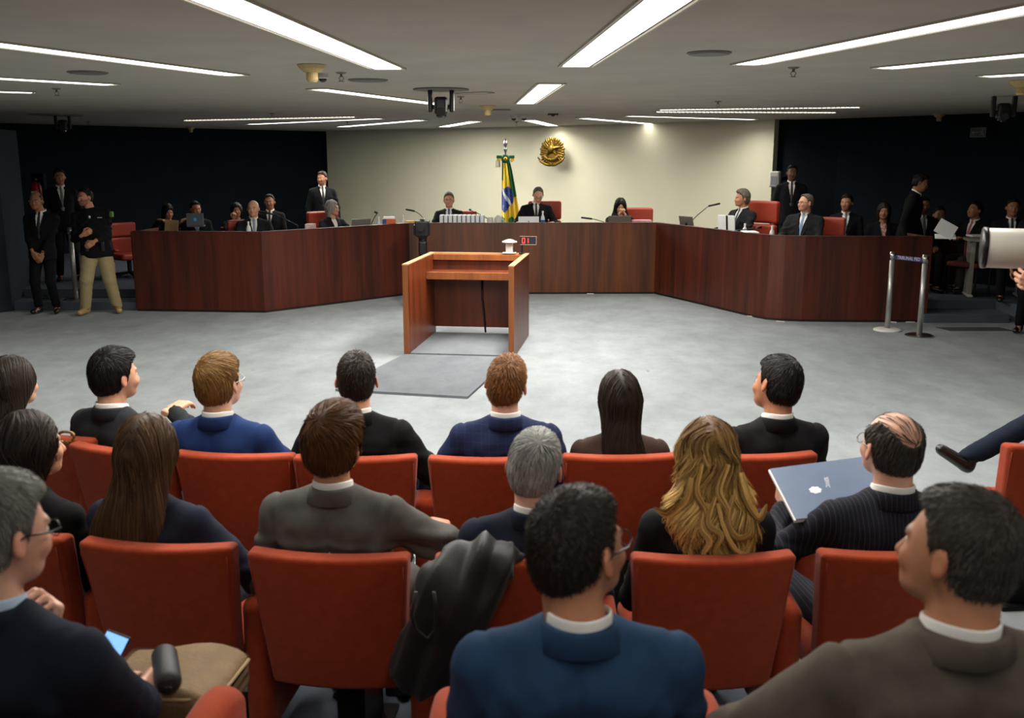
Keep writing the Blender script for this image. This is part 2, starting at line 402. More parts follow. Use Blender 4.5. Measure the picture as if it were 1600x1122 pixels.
def head_mesh(res, neck, female=False, beard=0., ears=True, wide=1.0, brow='2a2018', stub=0.):
    lo = np.minimum((-.11, -.13, -.15), np.array(neck)-.08); hi = np.maximum((.11, .14, .14), np.array(neck)+.08)
    s = SDF(lo, hi, res); w_ = wide
    s.ell((0, -.018, .03), (.075*w_, .096, .092), .01)
    s.ell((0, .025, -.02), (.064*w_, .068, .085), .03)
    s.ell((0, -.035, -.03), (.06*w_, .06, .06), .03)
    s.ell((0, .05, -.075), (.046*w_, .042, .034), .025)
    s.ell((0, .072, -.088), (.02, .02, .018), .015)
    s.cone((0, -.03, -.04), neck, .053*w_, .06*w_, .02)
    s.ell((0, .08, .022), (.05, .014, .01), .012)
    for q in (-1, 1):
        s.ell((q*.031, .103, .002), (.017, .0155, .0085), .01, 's')
        s.ell((q*.035, .072, -.03), (.022, .02, .02), .02)
        if ears:
            Mx = rotm(ry=-q*.12, rz=q*.35)
            s.ell((q*(.077*w_+.006), -.008, -.006), (.007, .018, .031), .006, M=Mx)
            s.ell((q*(.077*w_+.013), -.003, -.002), (.005, .009, .017), .004, 's', M=Mx)
    s.cone((0, .084, .008), (0, .106, -.03), .008, .012, .012); s.ell((0, .096, -.034), (.017, .012, .008), .008)
    s.ell((0, .088, -.054), (.024, .012, .006), .006); s.ell((0, .087, -.064), (.021, .012, .006), .006)
    V, Q = s.mesh(); V = relax(V, Q, 1, .4)
    x, y, z = V.T; T = np.ones((len(V), 3), np.float32)
    def sm(d, a, b): return np.clip((b-d)/(b-a), 0, 1)[:, None]
    lips = sm(np.sqrt((x/.024)**2+((z+.059)/.0095)**2), .75, 1.05)*(y > .07)[:, None]
    T = T*(1-lips)+np.array((.82, .48, .45) if not female else (.8, .36, .36))*lips
    br = sm(np.sqrt(((np.abs(x)-.032)/.021)**2+((z-.024-.06*(np.abs(x)-.01)*(np.abs(x) < .05))/.0055)**2), .7, 1.1)*(y > .05)[:, None]
    T = T*(1-br*.8)+np.array(srgb(brow))*br*.8*3
    ck = sm(np.sqrt(((np.abs(x)-.045)/.03)**2+((z+.03)/.03)**2), .2, 1.2)*(y > .03)[:, None]
    T *= 1-ck*np.array((.0, .1, .12))
    T *= 1-np.array((0, .12, .12))*sm(np.sqrt((x/.02)**2+((z+.03)/.015)**2+((y-.11)/.02)**2), .4, 1.3)
    if ears: T *= 1-np.array((0, .16, .2))*(np.abs(x) > .076*w_)[:, None]
    if beard or stub:
        b = np.clip((-.03-z+np.where(np.abs(x) < .03, .0, .02))/.02, 0, 1)*np.clip((y-.0)/.03, 0, 1)*(z > -.13)
        b *= 1-.9*lips[:, 0]; b = np.clip(b, 0, 1)[:, None]
        T = T*(1-b*max(beard, stub))+np.array(srgb(brow))*2.2*b*max(beard, stub)
    return V, Q, T

def hand_mesh(res, curl=.6, spread=.05, side=1):
    """local: wrist at 0, fingers +y, thumb side +x*side, palm faces -z"""
    s = SDF((-.07, -.05, -.11), (.07, .2, .05), res)
    s.cone((0, -.04, 0), (0, .01, 0), .026, .024, .01, flat=((0, 0, 1), .75))
    s.box((0, .05, -.002), (.039, .048, .0135), .012, .012)
    for i, (px, L, r) in enumerate(((.03, .078, .0092), (.0105, .086, .0095), (-.0095, .08, .009), (-.029, .064, .0078))):
        x = px*side; p = np.array((x, .09-.004*abs(i-1), 0.)); a = 0.
        dx = (px*side)*spread*6
        for j, (f, q) in enumerate(((.45, .75), (.31, .95), (.24, .7))):
            a += curl*q; d = np.array((dx, cos(a), -sin(a))); d /= np.linalg.norm(d); e = p+d*L*f
            s.cone(p, e, r*(1-.08*j), r*(1-.08*(j+1)), .004); p = e
    p = np.array((.026*side, .018, -.006)); q = p+np.array((.03*side, .03, -.012)); s.cone(p, q, .013, .0115, .012)
    e = q+nz((.006*side*(1-curl), .03, -.008-.014*curl))*.033; s.cone(q, e, .0112, .0098, .004); f = e+nz((-.012*side*curl, .026, -.01))*.026; s.cone(e, f, .0098, .008, .004)
    V, Q = s.mesh(); return relax(V, Q, 1, .3), Q

def hair_strands(s, Vs, Qs, n, flow, L, steps, wid, lift, seed, tintf, keep=None, wave=None, rootz=None):
    r = np.random.default_rng(seed); N0 = vnormals(Vs, Qs); idx = r.integers(0, len(Vs), n)
    P = Vs[idx].astype(np.float64)+r.normal(size=(n, 3))*s.res*.4
    if keep is not None: m = keep(P); P = P[m]; n = len(P)
    st = L/steps*r.uniform(.7, 1.25, n)[:, None]; off = r.uniform(-.002, .0025, n)
    cl = wob(P, 55, seed+1, 5)*.5+.5; base = np.clip((.25+.45*cl+r.normal(size=n)*.16) if rootz is None else (.1+.8*cl+r.normal(size=n)*.25), 0, 1)
    
    path = [P.copy()]; nrm = [s.grad(P)]; P0 = P.copy(); ph = wob(P, 18, seed+2, 4)*6
    for k in range(steps):
        g = s.grad(P); F = flow(P, P0, k/steps); t = F-g*(F*g).sum(1, keepdims=True); t /= np.linalg.norm(t, axis=1, keepdims=True)+1e-6
        if wave: side = np.cross(t, g); t = t+side*(wave[0]*np.sin(ph+path[-1][:, 2]*wave[1]))[:, None]; t /= np.linalg.norm(t, axis=1, keepdims=True)
        P = P+t*st; d = s.sample(P); tgt = off+lift*((k+1)/steps)**1.5*(1 if not wave else (1+np.sin(ph*1.3+P[:, 2]*wave[1]*.9)))
        m = np.abs(d) < .06; P = P-g*((d-tgt)*m)[:, None]*.8
        path.append(P.copy()); nrm.append(g)
    K = steps+1; V = np.zeros((n, K, 2, 3)); path = np.stack(path, 1); nrm = np.stack(nrm, 1)
    T = np.gradient(path, axis=1); Wd = np.cross(T, nrm); Wd /= np.linalg.norm(Wd, axis=2, keepdims=True)+1e-9
    tw = r.normal(size=(n, 1, 1))*.35; Wd = Wd+nrm*tw; tp = (wid*(1-.85*np.linspace(0, 1, K)**2.5))[None, :, None]
    V[:, :, 0] = path-Wd*tp; V[:, :, 1] = path+Wd*tp
    tint = tintf(path.reshape(-1, 3), np.repeat(base, K)).reshape(n, K)
    b = (np.arange(n)*K*2)[:, None]+np.arange(steps)*2; Q = np.stack([b, b+1, b+3, b+2], -1).reshape(-1, 4)
    return V.reshape(-1, 3).astype(np.float32), Q, np.repeat(tint.reshape(-1), 2)

ZF = ([-.13, -.06, -.03, -.012, .012, .03, .05, .1], [-.088, -.086, -.07, -.035, -.03, .045, .078, .1])
def hair_mesh(cfg, lod, seed, wide=1.):
    """returns V, Q, tint in head coordinates"""
    st = cfg.get('style', 'short'); res = (.0062, .0078, .011, .014)[lod]; h = cfg.get('h', .007); tt = cfg.get('top', .013); sd = cfg.get('side', h*.6)
    nstr = int(cfg.get('n', (3400, 1300, 500, 0)[lod]))
    if st == 'long':
        secs = cfg.get('secs') or [(.02, 0, -.022, .088, .108), (-.05, 0, -.035, .09, .092), (-.12, 0, -.07, .094, .07), (-.2, 0, -.108, .106, .055), (-.3, 0, -.125, .112, .045), (-.42, 0, -.122, .095, .032)]
        zz = [q[0] for q in secs]
        s = SDF((-.17+min(q[1] for q in secs), -.2, min(zz)-.02), (.17+max(q[1] for q in secs), .13, .15), res)
        s.ell((0, -.015, .034), (.079*wide+sd, .1+h, .09+tt), .01)
        s.loft((0, 0, 0), np.diag((1., 1., 1.)), sorted(secs), .035, n=2.)
        s.ell((0, .125, -.035), (.062, .095, .105), .02, 's'); s.ell((0, .06, -.13), (.085, .085, .09), .02, 's')
    else:
        s = SDF((-.12, -.15, -.12), (.12, .13, .16), res)
        s.ell((0, -.016, .032), (.076*wide+sd, .097+h, .091+tt), .01)
        s.ell((0, -.04, -.025), (.062*wide+sd, .064+h*.8, .07), .03)
        s.ell((0, .03, .075), (.055+sd, .05+h, .035+tt), .02)
        zf = cfg.get('zf', ZF); rec = cfg.get('recede', 0.)
        s.plane(lambda X, Y, Z: (np.interp(Y, zf[0], zf[1])+rec*np.clip((Y-.01)/.05, 0, 1)*.05-Z)*.8, .006)
        for q in (-1, 1): s.ell((q*.09, .0, -.012), (.032, .021, .034), .006, 's')
        if st == 'bald':
            s.ell((cfg.get('bx', 0), .01, cfg.get('bz', .1)), (.064, cfg.get('by', .125), .075), .015, 's')
        if cfg.get('up'): s.ell((cfg['up'], .04, .105), (.05, .05, .03), .02)
    # locks: waves cut in the shell
    V, Q = s.mesh(); V = relax(V, Q, 1, .4); N_ = vnormals(V, Q)
    if st == 'long': V = V+N_*(np.sin(V[:, 0]*130+wob(V, 14, seed)*5)*.0035*np.clip(1-(V[:, 2]-.03)/.1, 0, 1))[:, None]
    else: V = V+N_*(wob(V, 60, seed)*.003)[:, None]
    part = cfg.get('part', 0.); wh = np.array(cfg.get('whorl', (0.01, -.06, .1))); comb = np.array(cfg.get('comb', (0, 0, 0)), float); wk = (1.3, 2.1, 3.4, 3)[lod]; lk = cfg.get('look', 0.)
    root = cfg.get('root', .0)
    def tintf(P, b):
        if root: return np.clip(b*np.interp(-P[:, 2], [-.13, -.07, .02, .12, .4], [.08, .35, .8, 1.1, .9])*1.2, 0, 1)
        fd = cfg.get('fade', 0)
        if fd: return b
        return b
    base = np.clip(.15+.3*(wob(V, 50, seed)*.5+.5), 0, 1); out = [(V.astype(np.float32), Q, tintf(V, base)*.8)]
    if nstr:
        if st == 'long':
            wv = cfg.get('wave')
            def flow(P, P0, t):
                F = np.zeros_like(P); top = np.clip((P[:, 2]-.02)/.08, 0, 1); F[:, 0] = np.sign(P[:, 0]-part)*top*.7; F[:, 1] = -.35*top; F[:, 2] = -1+.3*top
                F[:, 0] += wob(P, 12, seed+5)*.18+comb[0]*.3; return F
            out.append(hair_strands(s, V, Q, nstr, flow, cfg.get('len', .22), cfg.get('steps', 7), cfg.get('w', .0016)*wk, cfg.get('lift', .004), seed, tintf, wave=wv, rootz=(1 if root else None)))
        else:
            def flow(P, P0, t):
                F = P-wh; F = F/(np.linalg.norm(F, axis=1, keepdims=True)+.01); F[:, 2] -= .5*np.clip((.1-P[:, 2])/.1, 0, 1); F = F+comb*np.clip((P[:, 2]+.0)/.06, 0, 1)[:, None]
                return F+np.stack([wob(P, 40, seed+5+i) for i in range(3)], 1)*.35
            bk = (lambda P: (P[:, 0]/(.077*wide))**2+((P[:, 1]+.018)/.098)**2+((P[:, 2]-.03)/.094)**2 > 1.02) if st == 'bald' else None
            out.append(hair_strands(s, V, Q, nstr, flow, cfg.get('len', .028), 4, cfg.get('w', .0011)*wk, cfg.get('lift', .004), seed, tintf, keep=bk))
        if st == 'bald':
            s2 = SDF((-.12, -.15, -.06), (.12, .13, .16), res); s2.ell((0, -.018, .03), (.077*wide, .098, .094), .01); V2, Q2 = s2.mesh()
            kp = lambda P: (P[:, 2] > .05) & (P[:, 1] < .07)
            def flow2(P, P0, t): F = np.zeros_like(P)+(.1, -.9, .1); F[:, 0] += wob(P, 30, seed)*.3; return F
            out.append(hair_strands(s2, V2, Q2, int(nstr*cfg.get('thin', .14)), flow2, .06, 5, .0012, .002, seed, tintf, keep=kp))
    rr = np.random.default_rng(seed+77)
    for pth, rad, bright in cfg.get('locks', ()):
        m = 26; tt_ = np.linspace(0, 1, m); pp_ = np.array(pth, float); xs_ = np.linspace(0, 1, len(pp_)); cpt = np.stack([smooth_interp(tt_, xs_, pp_[:, i]) for i in range(3)], 1); K = 32
        a_ = rr.uniform(0, 6.28, K); r_ = rad*np.sqrt(rr.uniform(.05, 1, K)); tp_ = np.sin(np.pi*np.clip(tt_*.85+.13, 0, 1))**.7
        tn = np.gradient(cpt, axis=0); tn /= np.linalg.norm(tn, axis=1, keepdims=True); sd_ = np.cross(tn, (0, -1, 0)); sd_ /= np.linalg.norm(sd_, axis=1, keepdims=True)+1e-9; up_ = np.cross(sd_, tn)
        tw_ = a_[:, None]+tt_[None]*2.5; P = cpt[None]+(sd_[None]*np.cos(tw_)[..., None]+up_[None]*np.sin(tw_)[..., None])*(r_[:, None]*tp_[None])[..., None]
        wd_ = .0016*(1-.8*tt_**3)[None, :, None]; V = np.stack([P-sd_[None]*wd_, P+sd_[None]*wd_], 2)
        b_ = (np.arange(K)*m*2)[:, None]+np.arange(m-1)*2; out.append((V.reshape(-1, 3).astype(np.float32), np.stack([b_, b_+1, b_+3, b_+2], -1).reshape(-1, 4), np.repeat(np.clip(bright*(.45+.5*np.sin(a_)*.5+rr.normal(size=K)*.2), 0, 1), m*2)))
    Vs, Qs, Ts, n = [], [], [], 0
    for v, q, t in out: Vs.append(v); Qs.append(q+n); Ts.append(t); n += len(v)
    return np.concatenate(Vs), np.concatenate(Qs), np.concatenate(Ts)

def two_bone(S_, W, l1, l2, pole):
    S_ = np.array(S_, float); W = np.array(W, float); d = W-S_; D = np.linalg.norm(d); D2 = min(D, (l1+l2)*.995)
    if D > D2: W = S_+d/D*D2; d = W-S_; D = D2
    a = (l1*l1-l2*l2+D*D)/(2*D); hgt = math.sqrt(max(l1*l1-a*a, 0)); z = d/D; p = np.array(pole, float); p = p-z*(p@z); return S_+z*a+nz(p)*hgt, W
SEED = [100]
def person(label, x, y, top, z0=0., rz=0., pose='sit', lod=1, sw=.172, k=1., lean=8., twist=0., head=(0, 0, 0), hair=None, skn='light', jacket=None, shirt=None, tie=None,
           trousers=None, legw=1., shoek=1., shoes='151311', hands=None, female=False, beard=0., stub=0., glasses=None, group=None, fat=0., ears=True, side=0., vneck=True, gown=False,
           feet=None, name='person', nofeet=False, vis_hands=(1, 1), hx=0., curl=.6, wide=1.04, legs_over=None, lapels=False, toes=None, cape=False, parent_cat='person', hipfwd=0., wrinkle=1., cross=False):
    SEED[0] += 1; seed = SEED[0]; res = (.011, .015, .021, .024)[lod]; rh = (.0054, .007, .0095, .01)[lod]
    root = empty(name, label, parent_cat, (x, y, z0), rz, group)
    jm = jacket or fab('suit_black', '17171a'); tm = trousers or jm; sh = shirt or mat('shirt_white', 'e9e7e2', rough=.8, bump=.05, bscale=300)
    T = .53*k; nz_ = top-.285
    la = R(lean); stand = pose == 'stand'
    if stand: T = .56*top/1.75; hz = nz_-T*cos(la); Hp = np.array((0., 0., hz)); nb = np.array((side, -sin(la)*T, nz_))
    else: hz = nz_-T*cos(la); Hp = np.array((0., hipfwd, hz)); nb = np.array((side, hipfwd-sin(la)*T, nz_))
    ez = nz(nb-Hp); tw = R(twist); ex = np.array((cos(tw), sin(tw), 0.)); ex = nz(ex-ez*(ex@ez)); ey = np.cross(ez, ex); M = np.stack([ex, ey, ez], 1)
    W = lambda a, b, c: Hp+M@np.array((a, b, c), float)
    f = T/.53; fr = 1+fat; g = .84 if female else 1.; gx = sw/.172
    secs = [(-.13, 0, .012, .176*fr, .128*fr), (0, 0, .005, .178*fr, .13*fr), (.12*f, 0, .01, .162*fr, .12*fr), (.25*f, 0, .012, .172*fr**.8, .122*fr**.7), (.37*f, 0, .008, .182*fr**.4, .12*fr**.3),
            (.45*f, 0, .0, .16, .104), (.51*f, 0, -.002, .1, .078), (.55*f, 0, 0, .066, .062)]
    secs = [(a, b, c, d*gx*g, e*(g*.5+.5)) for a, b, c, d, e in secs]
    if female: secs[3] = (secs[3][0], 0, .022, secs[3][3], secs[3][4]*1.08); secs[2] = (secs[2][0], 0, .01, secs[2][3]*.93, secs[2][4]*.95)
    hc = nb+np.array((hx, .038, .15)); yaw, pit, rol = head
    hM = rotm(R(pit), R(rol), R(yaw)); hc = hc+hM@np.array((0, .0, .03))-np.array((0, 0, .03))
    # ---- hands
    hd = {}
    for sgn, key in ((-1, 'L'), (1, 'R')):
        d = (hands or {}).get(key)
        if d is None:
            if stand: d = ((sgn*(.25*gx+.02), .03, hz-.08), (0, .12, -1), (-sgn, 0, 0))
            else: d = ((sgn*.13, .24+hipfwd, hz+.1), (-sgn*.35, 1, -.1), (0, 0, -1))
        hd[sgn] = [np.array(q, float) for q in d[:3]]+[d[3] if len(d) > 3 else curl]+[d[4] if len(d) > 4 else (sgn*.5, -.5, -.8)]
    arms = {}
    for sgn in (-1, 1):
        sj = W(sgn*(sw+.006), -.004, T-.092); ul, fl = .29*max(f, .95), .255*max(f, .95)
        el, wr = two_bone(sj, hd[sgn][0], ul, fl, hd[sgn][4]); arms[sgn] = (sj, el, wr)
    # ---- legs
    legs = {}
    for sgn in (-1, 1):
        hj = Hp+np.array((sgn*.085, 0, -.02))
        if stand: an = np.array((sgn*.12, 0., .085)) if feet is None else np.array(feet[0 if sgn < 0 else 1][:2]+(.085,)); kn, an = two_bone(hj, an, (hz-.1)*.52, (hz-.1)*.52, (0, 1, 0))
        else:
            kn = np.array((sgn*.14, .42+hipfwd, max(hz-.01, .45))); an = np.array((sgn*.13, .42+hipfwd, .09))
        if legs_over and sgn in legs_over: kn, an = np.array(legs_over[sgn][0], float), np.array(legs_over[sgn][1], float)
        legs[sgn] = (hj, kn, an)
    skm = skin(skn)
    # ---- body: inner figure + head + hands in one mesh
    parts = []; allp = np.array([Hp, hc]+[q for a in arms.values() for q in a]+[q for a in legs.values() for q in a])
    s = SDF(allp.min(0)-.12, allp.max(0)+.12, .035)
    s.loft(Hp, M, [(a, b, c, d-.03, e-.03) for a, b, c, d, e in secs[1:-1]], .03)
    for sgn in (-1, 1):
        sj, el, wr = arms[sgn]; s.cone(W(sgn*.05, 0, T-.05), sj, .03, .04, .03); s.cone(sj, el, .04, .034, .03); s.cone(el, wr, .033, .024, .02)
        hj, kn, an = legs[sgn]; s.cone(hj, kn, .07, .046, .03); s.cone(kn, an, .045, .03, .02)
        if not nofeet and not (toes or {}).get(sgn): s.cone(an, an+(0, .12, -.045), .03, .025, .02)
    s.cone(W(0, 0, T-.06), hc-(0, 0, .06), .05, .045, .03)
    v, q = s.mesh(); parts.append((v, q, np.ones((len(v), 3), np.float32)))
    nkl = hM.T@(nb+np.array((0, .0, -.03))-hc)
    v, q, t = head_mesh(rh, nkl, female, beard, ears, wide, HAIRC[(hair or {}).get('col', 'dark')][0], stub)
    parts.append((v@hM.T+hc, q, t))
    for sgn in (-1, 1):
        wr = arms[sgn][2]; fd = nz(hd[sgn][1]); pn = nz(hd[sgn][2]); pn = nz(pn-fd*(pn@fd)); zc = -pn; xc = np.cross(fd, zc)
        # palm faces -z; thumb is at +x*side; for the right hand with palm down thumb points to -x
        v, q = hand_mesh((.0054, .0066, .0085, .009)[lod], hd[sgn][3], side=-sgn)
        hs = .9 if female else 1.; v = v*hs; parts.append((v@np.stack([xc, fd, zc], 1).T+wr, q, np.ones((len(v), 3), np.float32)))
    Vb, Qb = join([(p[0], p[1]) for p in parts]); Tb = np.concatenate([p[2] for p in parts])
    me = mesh_np('body', Vb, Qb, True, {'tint': Tb}); bo = link('body', me, skm, root)
    # eyes
    em = EYEW()
    for sgn in (-1, 1):
        b = MB().ball((0, 0, 0), .0115, 14, 10); vv = np.array(b.v); tn = np.where((vv[:, 1] > .0088)[:, None], (.06, .04, .03), (1., 1., 1.))
        e = mesh_np('eye', vv@hM.T+(hc+hM@np.array((sgn*.031, .0775, .002))), [list(q)+([q[-1]] if len(q) == 3 else []) for q in b.f if len(q) == 4], True, {'tint': tn}); link('eye', e, em, bo)
    # ---- hair
    if hair:
        v, q, t = hair_mesh(hair, lod, seed, wide)
        if hair.get('style') == 'long':  # long hair hangs down whatever way the head is turned
            wgt = np.clip((v[:, 2]+.12)/.12, 0, 1)[:, None]; a_ = v@hM.T; b_ = v@rotm(0, 0, R(yaw)*.35).T; v = a_*wgt+b_*(1-wgt)+hc
        else: v = v@hM.T+hc
        link('hair', mesh_np('hair', v, q, True, {'tint': t}), hairmat(hair.get('col', 'dark')), root)
    # ---- jacket
    lo = np.array([W(-.3, -.2, -.16), W(.3, .2, T+.05)]+[q for a in arms.values() for q in a]); s = SDF(lo.min(0)-.08, lo.max(0)+.08, res)
    s.loft(Hp, M, secs, .03)
    am = .92 if female else 1.
    for sgn in (-1, 1):
        sj, el, wr = arms[sgn]
        s.cone(W(sgn*.045, -.004, T-.036), W(sgn*(sw+.004), -.006, T-.078), .046, .06*am, .03)
        s.cone(W(sgn*.07, -.045, T-.12), W(sgn*(sw-.03), -.03, T-.14), .06, .05, .05)
        s.cone(sj, el, .066*am*(1+fat*.4), .055*am, .022); wd = nz(wr-el); ce = wr-wd*.012
        s.cone(el, ce, .055*am, .041*am, .02)
        if gown: s.cone(el-(0, 0, .02), ce-(0, 0, .03), .07, .06, .04)
        s.cone(ce+wd*.035, ce+wd*.05, .05, .05, .001, 's')
    if gown: s.ell(W(0, 0, .05), (.22, .17, .2), .05)
    if vneck and vneck != 'crew':
        bt = W(0, .0, T*.38)
        for i in range(9):
            t = i/8; c = W(0, (.1+.02*sin(t*3))*(1.), T*(.42+.55*t)); s.ell(c, (.008+.05*t**1.2, .09, .045), .01, 's')
    V, Q = s.mesh(); V = relax(V, Q, 2, .5); Nn = vnormals(V, Q)
    loc = (V-Hp)@M; aw = wrinkle*(1. if lod < 2 else .6)
    d = wob(V, 9, seed, 5)*.004+wob(V, 28, seed+1, 6, (1, 1, 2.2))*.0022
    fd_ = loc[:, 2]*68+wob(V, 7, seed+2)*5+np.abs(loc[:, 0])*22; d += .009*(np.sin(fd_)+.35*np.sin(2.1*fd_+1))*np.exp(-((loc[:, 2]-T*.58)/.1)**2)*np.clip(.5+.9*wob(V, 7, seed+3, 5), 0, 1)
    d += .0045*np.sin(loc[:, 0]*60*np.sign(loc[:, 0])-loc[:, 2]*55+wob(V, 9, seed+7)*3)*np.exp(-((np.abs(loc[:, 0])-sw*.75)/.05)**2-((loc[:, 2]-T*.66)/.09)**2)
    for sgn in (-1, 1):
        sj, el, wr = arms[sgn]; de = np.linalg.norm(V-el, axis=1); ax = nz(wr-sj); d += .0035*np.sin((V-el)@ax*95+wob(V, 14, seed+4)*2.5)*np.exp(-(de/.1)**2)
        ua = nz(el-sj); q_ = (V-sj)@ua; rr = np.linalg.norm((V-sj)-q_[:, None]*ua, axis=1)
        sl = np.abs(loc[:, 0])*1.0; d -= .0065*np.exp(-((sl-(sw+.006))/.009)**2)*(np.sign(loc[:, 0]) == sgn)*(loc[:, 2] > T*.55)
    d -= .005*np.exp(-(loc[:, 0]/.006)**2)*(loc[:, 1] < 0)*(loc[:, 2] < T-.04)*(0 if female else 1)
    V = V+Nn*(d*aw)[:, None].astype(np.float32)
    link('gown' if gown else 'jacket', mesh_np('jacket', V, Q), jm, root)
    # ---- collars
    def ring(r0, hts, span, name_, m_, dz=0., thick=.004, ky=1.05, back=-.004):
        n = 40; rows = []
        for (rr, hh) in hts:
            row = []
            for i in range(n+1):
                th = -span+2*span*i/n; dr = (1-cos(th))*.5; hh2 = hh-dr**1.5*.05
                row.append(W(rr*sin(th)*(1.2 if rr > .08 else 1.), -rr*ky*cos(th)+back+dr*.012, T+hh2+dz))
            rows.append(row)
        V_ = np.array(rows).reshape(-1, 3); m__ = n+1; F_ = [(i*m__+j, i*m__+j+1, ((i+1) % len(hts))*m__+j+1, ((i+1) % len(hts))*m__+j) for i in range(len(hts)) for j in range(n)]
        F_ += [tuple(i*m__ for i in range(len(hts)))[::-1], tuple(i*m__+n for i in range(len(hts)))]
        b = MB().add(V_, F_); return b.build(name_, m_, root, True)
    c_ = .92 if female else 1.; c_ *= wide**.5
    if vneck != 'crew':
        ring(0, [(.066*c_, .0), (.0655*c_, .031), (.069*c_, .037), (.0745*c_, .028), (.084*c_, -.016), (.08*c_, -.022)], 2.45, 'collar', jm)
        if not female or sh.name != 'shirt_white': pass
        if not female: ring(0, [(.0585*c_, .0), (.058*c_, .052), (.0605*c_, .056), (.0635*c_, .052), (.0655*c_, .02), (.064*c_, .0)], 2.9, 'shirt_collar', sh)
    else: ring(0, [(.062, -.01), (.06, .03), (.064, .034), (.07, .02), (.074, -.015)], 3.1, 'collar', jm)
    # ---- shirt front and tie
    if vneck and vneck != 'crew':
        s = SDF(np.array([W(-.16, -.14, T*.3), W(.16, .16, T+.03)]).min(0)-.03, np.array([W(-.16, -.14, T*.3), W(.16, .16, T+.03)]).max(0)+.03, max(res, .018))
        s.loft(Hp, M, [(a, b, c, (d-.016), e-.012) for a, b, c, d, e in secs[3:-1]]+[(T+.03, 0, .002, .05, .05)], .01)
        v, q = s.mesh(); link('shirt', mesh_np('shirt', relax(v, q, 1), q), sh, root)
        if lapels:
            hs_ = np.array([q[0] for q in secs]); jy = np.array([q[2]+q[4] for q in secs]); jx = np.array([q[3] for q in secs])
            for sgn in (-1, 1):
                rows = []
                for i in range(9):
                    t = i/8; h_ = T*(.42+.53*t); xi = .008+.05*t**1.2; wl = .012+.05*sin(pi*min(1, t*1.15+.05))**.8 if t < .85 else .03
                    def sy(xx): rx_ = np.interp(h_, hs_, jx); return np.interp(h_, hs_, jy)*(1-min(.98, (xx/rx_))**2.3)**(1/2.3)
                    xo = xi+wl; rows.append([W(sgn*xi, sy(xi)+.001, h_), W(sgn*(xi+.004), sy(xi)+.009, h_), W(sgn*xo, sy(xo)+.012, h_-.01), W(sgn*xo, sy(xo)-.004, h_-.01)])
                Vv = np.array(rows).reshape(-1, 3); Ff = [(i*4+j, i*4+(j+1) % 4, i*4+4+(j+1) % 4, i*4+4+j) for i in range(8) for j in range(4)]+[(3, 2, 1, 0), (32, 33, 34, 35)]
                MB().add(Vv, Ff).build('lapel', jm, root, False)
        if tie is not None:
            hs = np.array([q[0] for q in secs]); ys = np.array([q[2]+q[4] for q in secs])
            b = MB(); pts = []
            for i in range(10):
                t = i/9; h_ = T*(1.0-.68*t); yy = np.interp(h_, hs, ys)-.006; wdt = .011+.02*t if i > 0 else .016
                if h_ > T*.93: yy = max(yy, .062)
                pts.append((wdt, yy, h_))
            Vv = []
            for wdt, yy, h_ in pts: Vv += [W(-wdt, yy, h_), W(0, yy+.007, h_), W(wdt, yy, h_), W(0, yy-.004, h_)]
            Ff = [(i*4+j, i*4+(j+1) % 4, i*4+4+(j+1) % 4, i*4+4+j) for i in range(9) for j in range(4)]+[(3, 2, 1, 0), (36, 37, 38, 39)]
            b.add(Vv, Ff); b.ball(W(0, .066, T-.012), (.017, .012, .017), 8, 6); b.build('tie', tie, root, False)
    # ---- trousers, shoes
    al = np.array([Hp]+[q for a in legs.values() for q in a]); s = SDF(al.min(0)-.2, al.max(0)+.2, max(res, .023))
    s.ell(Hp+np.array((0, .0, -.01)), (.165*g*fr, .12*fr, .11), .03)
    for sgn in (-1, 1):
        hj, kn, an = legs[sgn]; s.cone(hj, kn, .09*legw*(.9 if female else 1), .068*legw, .03); s.cone(kn, an-(0, 0, .0), .066*legw, .056*legw, .02); s.cone(an-(0, 0, .08), an-(0, 0, .12), .09, .09, .002, 's')
    V, Q = s.mesh(); V = relax(V, Q, 1); V = V+vnormals(V, Q)*(wob(V, 30, seed+9, 6, (1, 1, 1.6))*.004)[:, None].astype(np.float32); link('trousers', mesh_np('trousers', V, Q), tm, root)
    if not nofeet:
        shm = mat('shoe_'+shoes, shoes, rough=.3)
        for sgn in (-1, 1):
            an = legs[sgn][2]; s = SDF((-.08, -.11, -.1), (.08, .24, .1), .015); a = np.array((0, 0, -.085))
            s.cone(a+(0, -.02, .045), a+(0, .15, .04), .042, .036, .02, flat=((0, 0, 1), .9)); s.cone(a+(0, -.02, .05), a+(0, -.01, .11), .04, .038, .02)
            s.plane(lambda X, Y, Z: a[2]+.003-Z, .004); v, q = s.mesh(); v = relax(v, q)
            fy = nz((toes or {}).get(sgn, ((sgn*.25 if stand else sgn*.1), 1, 0))); fx = nz(np.cross(fy, (0, 0, 1))); fz = np.cross(fx, fy)
            if (toes or {}).get(sgn): s_ = nz(legs[sgn][1]-legs[sgn][2]); fz = nz(s_-fy*(fy@s_)); fx = np.cross(fy, fz)
            v = (v-a)*shoek+a; v = v@np.stack([fx, fy, fz], 1).T+an
            link('shoe', mesh_np('shoe', v, q), shm, root)
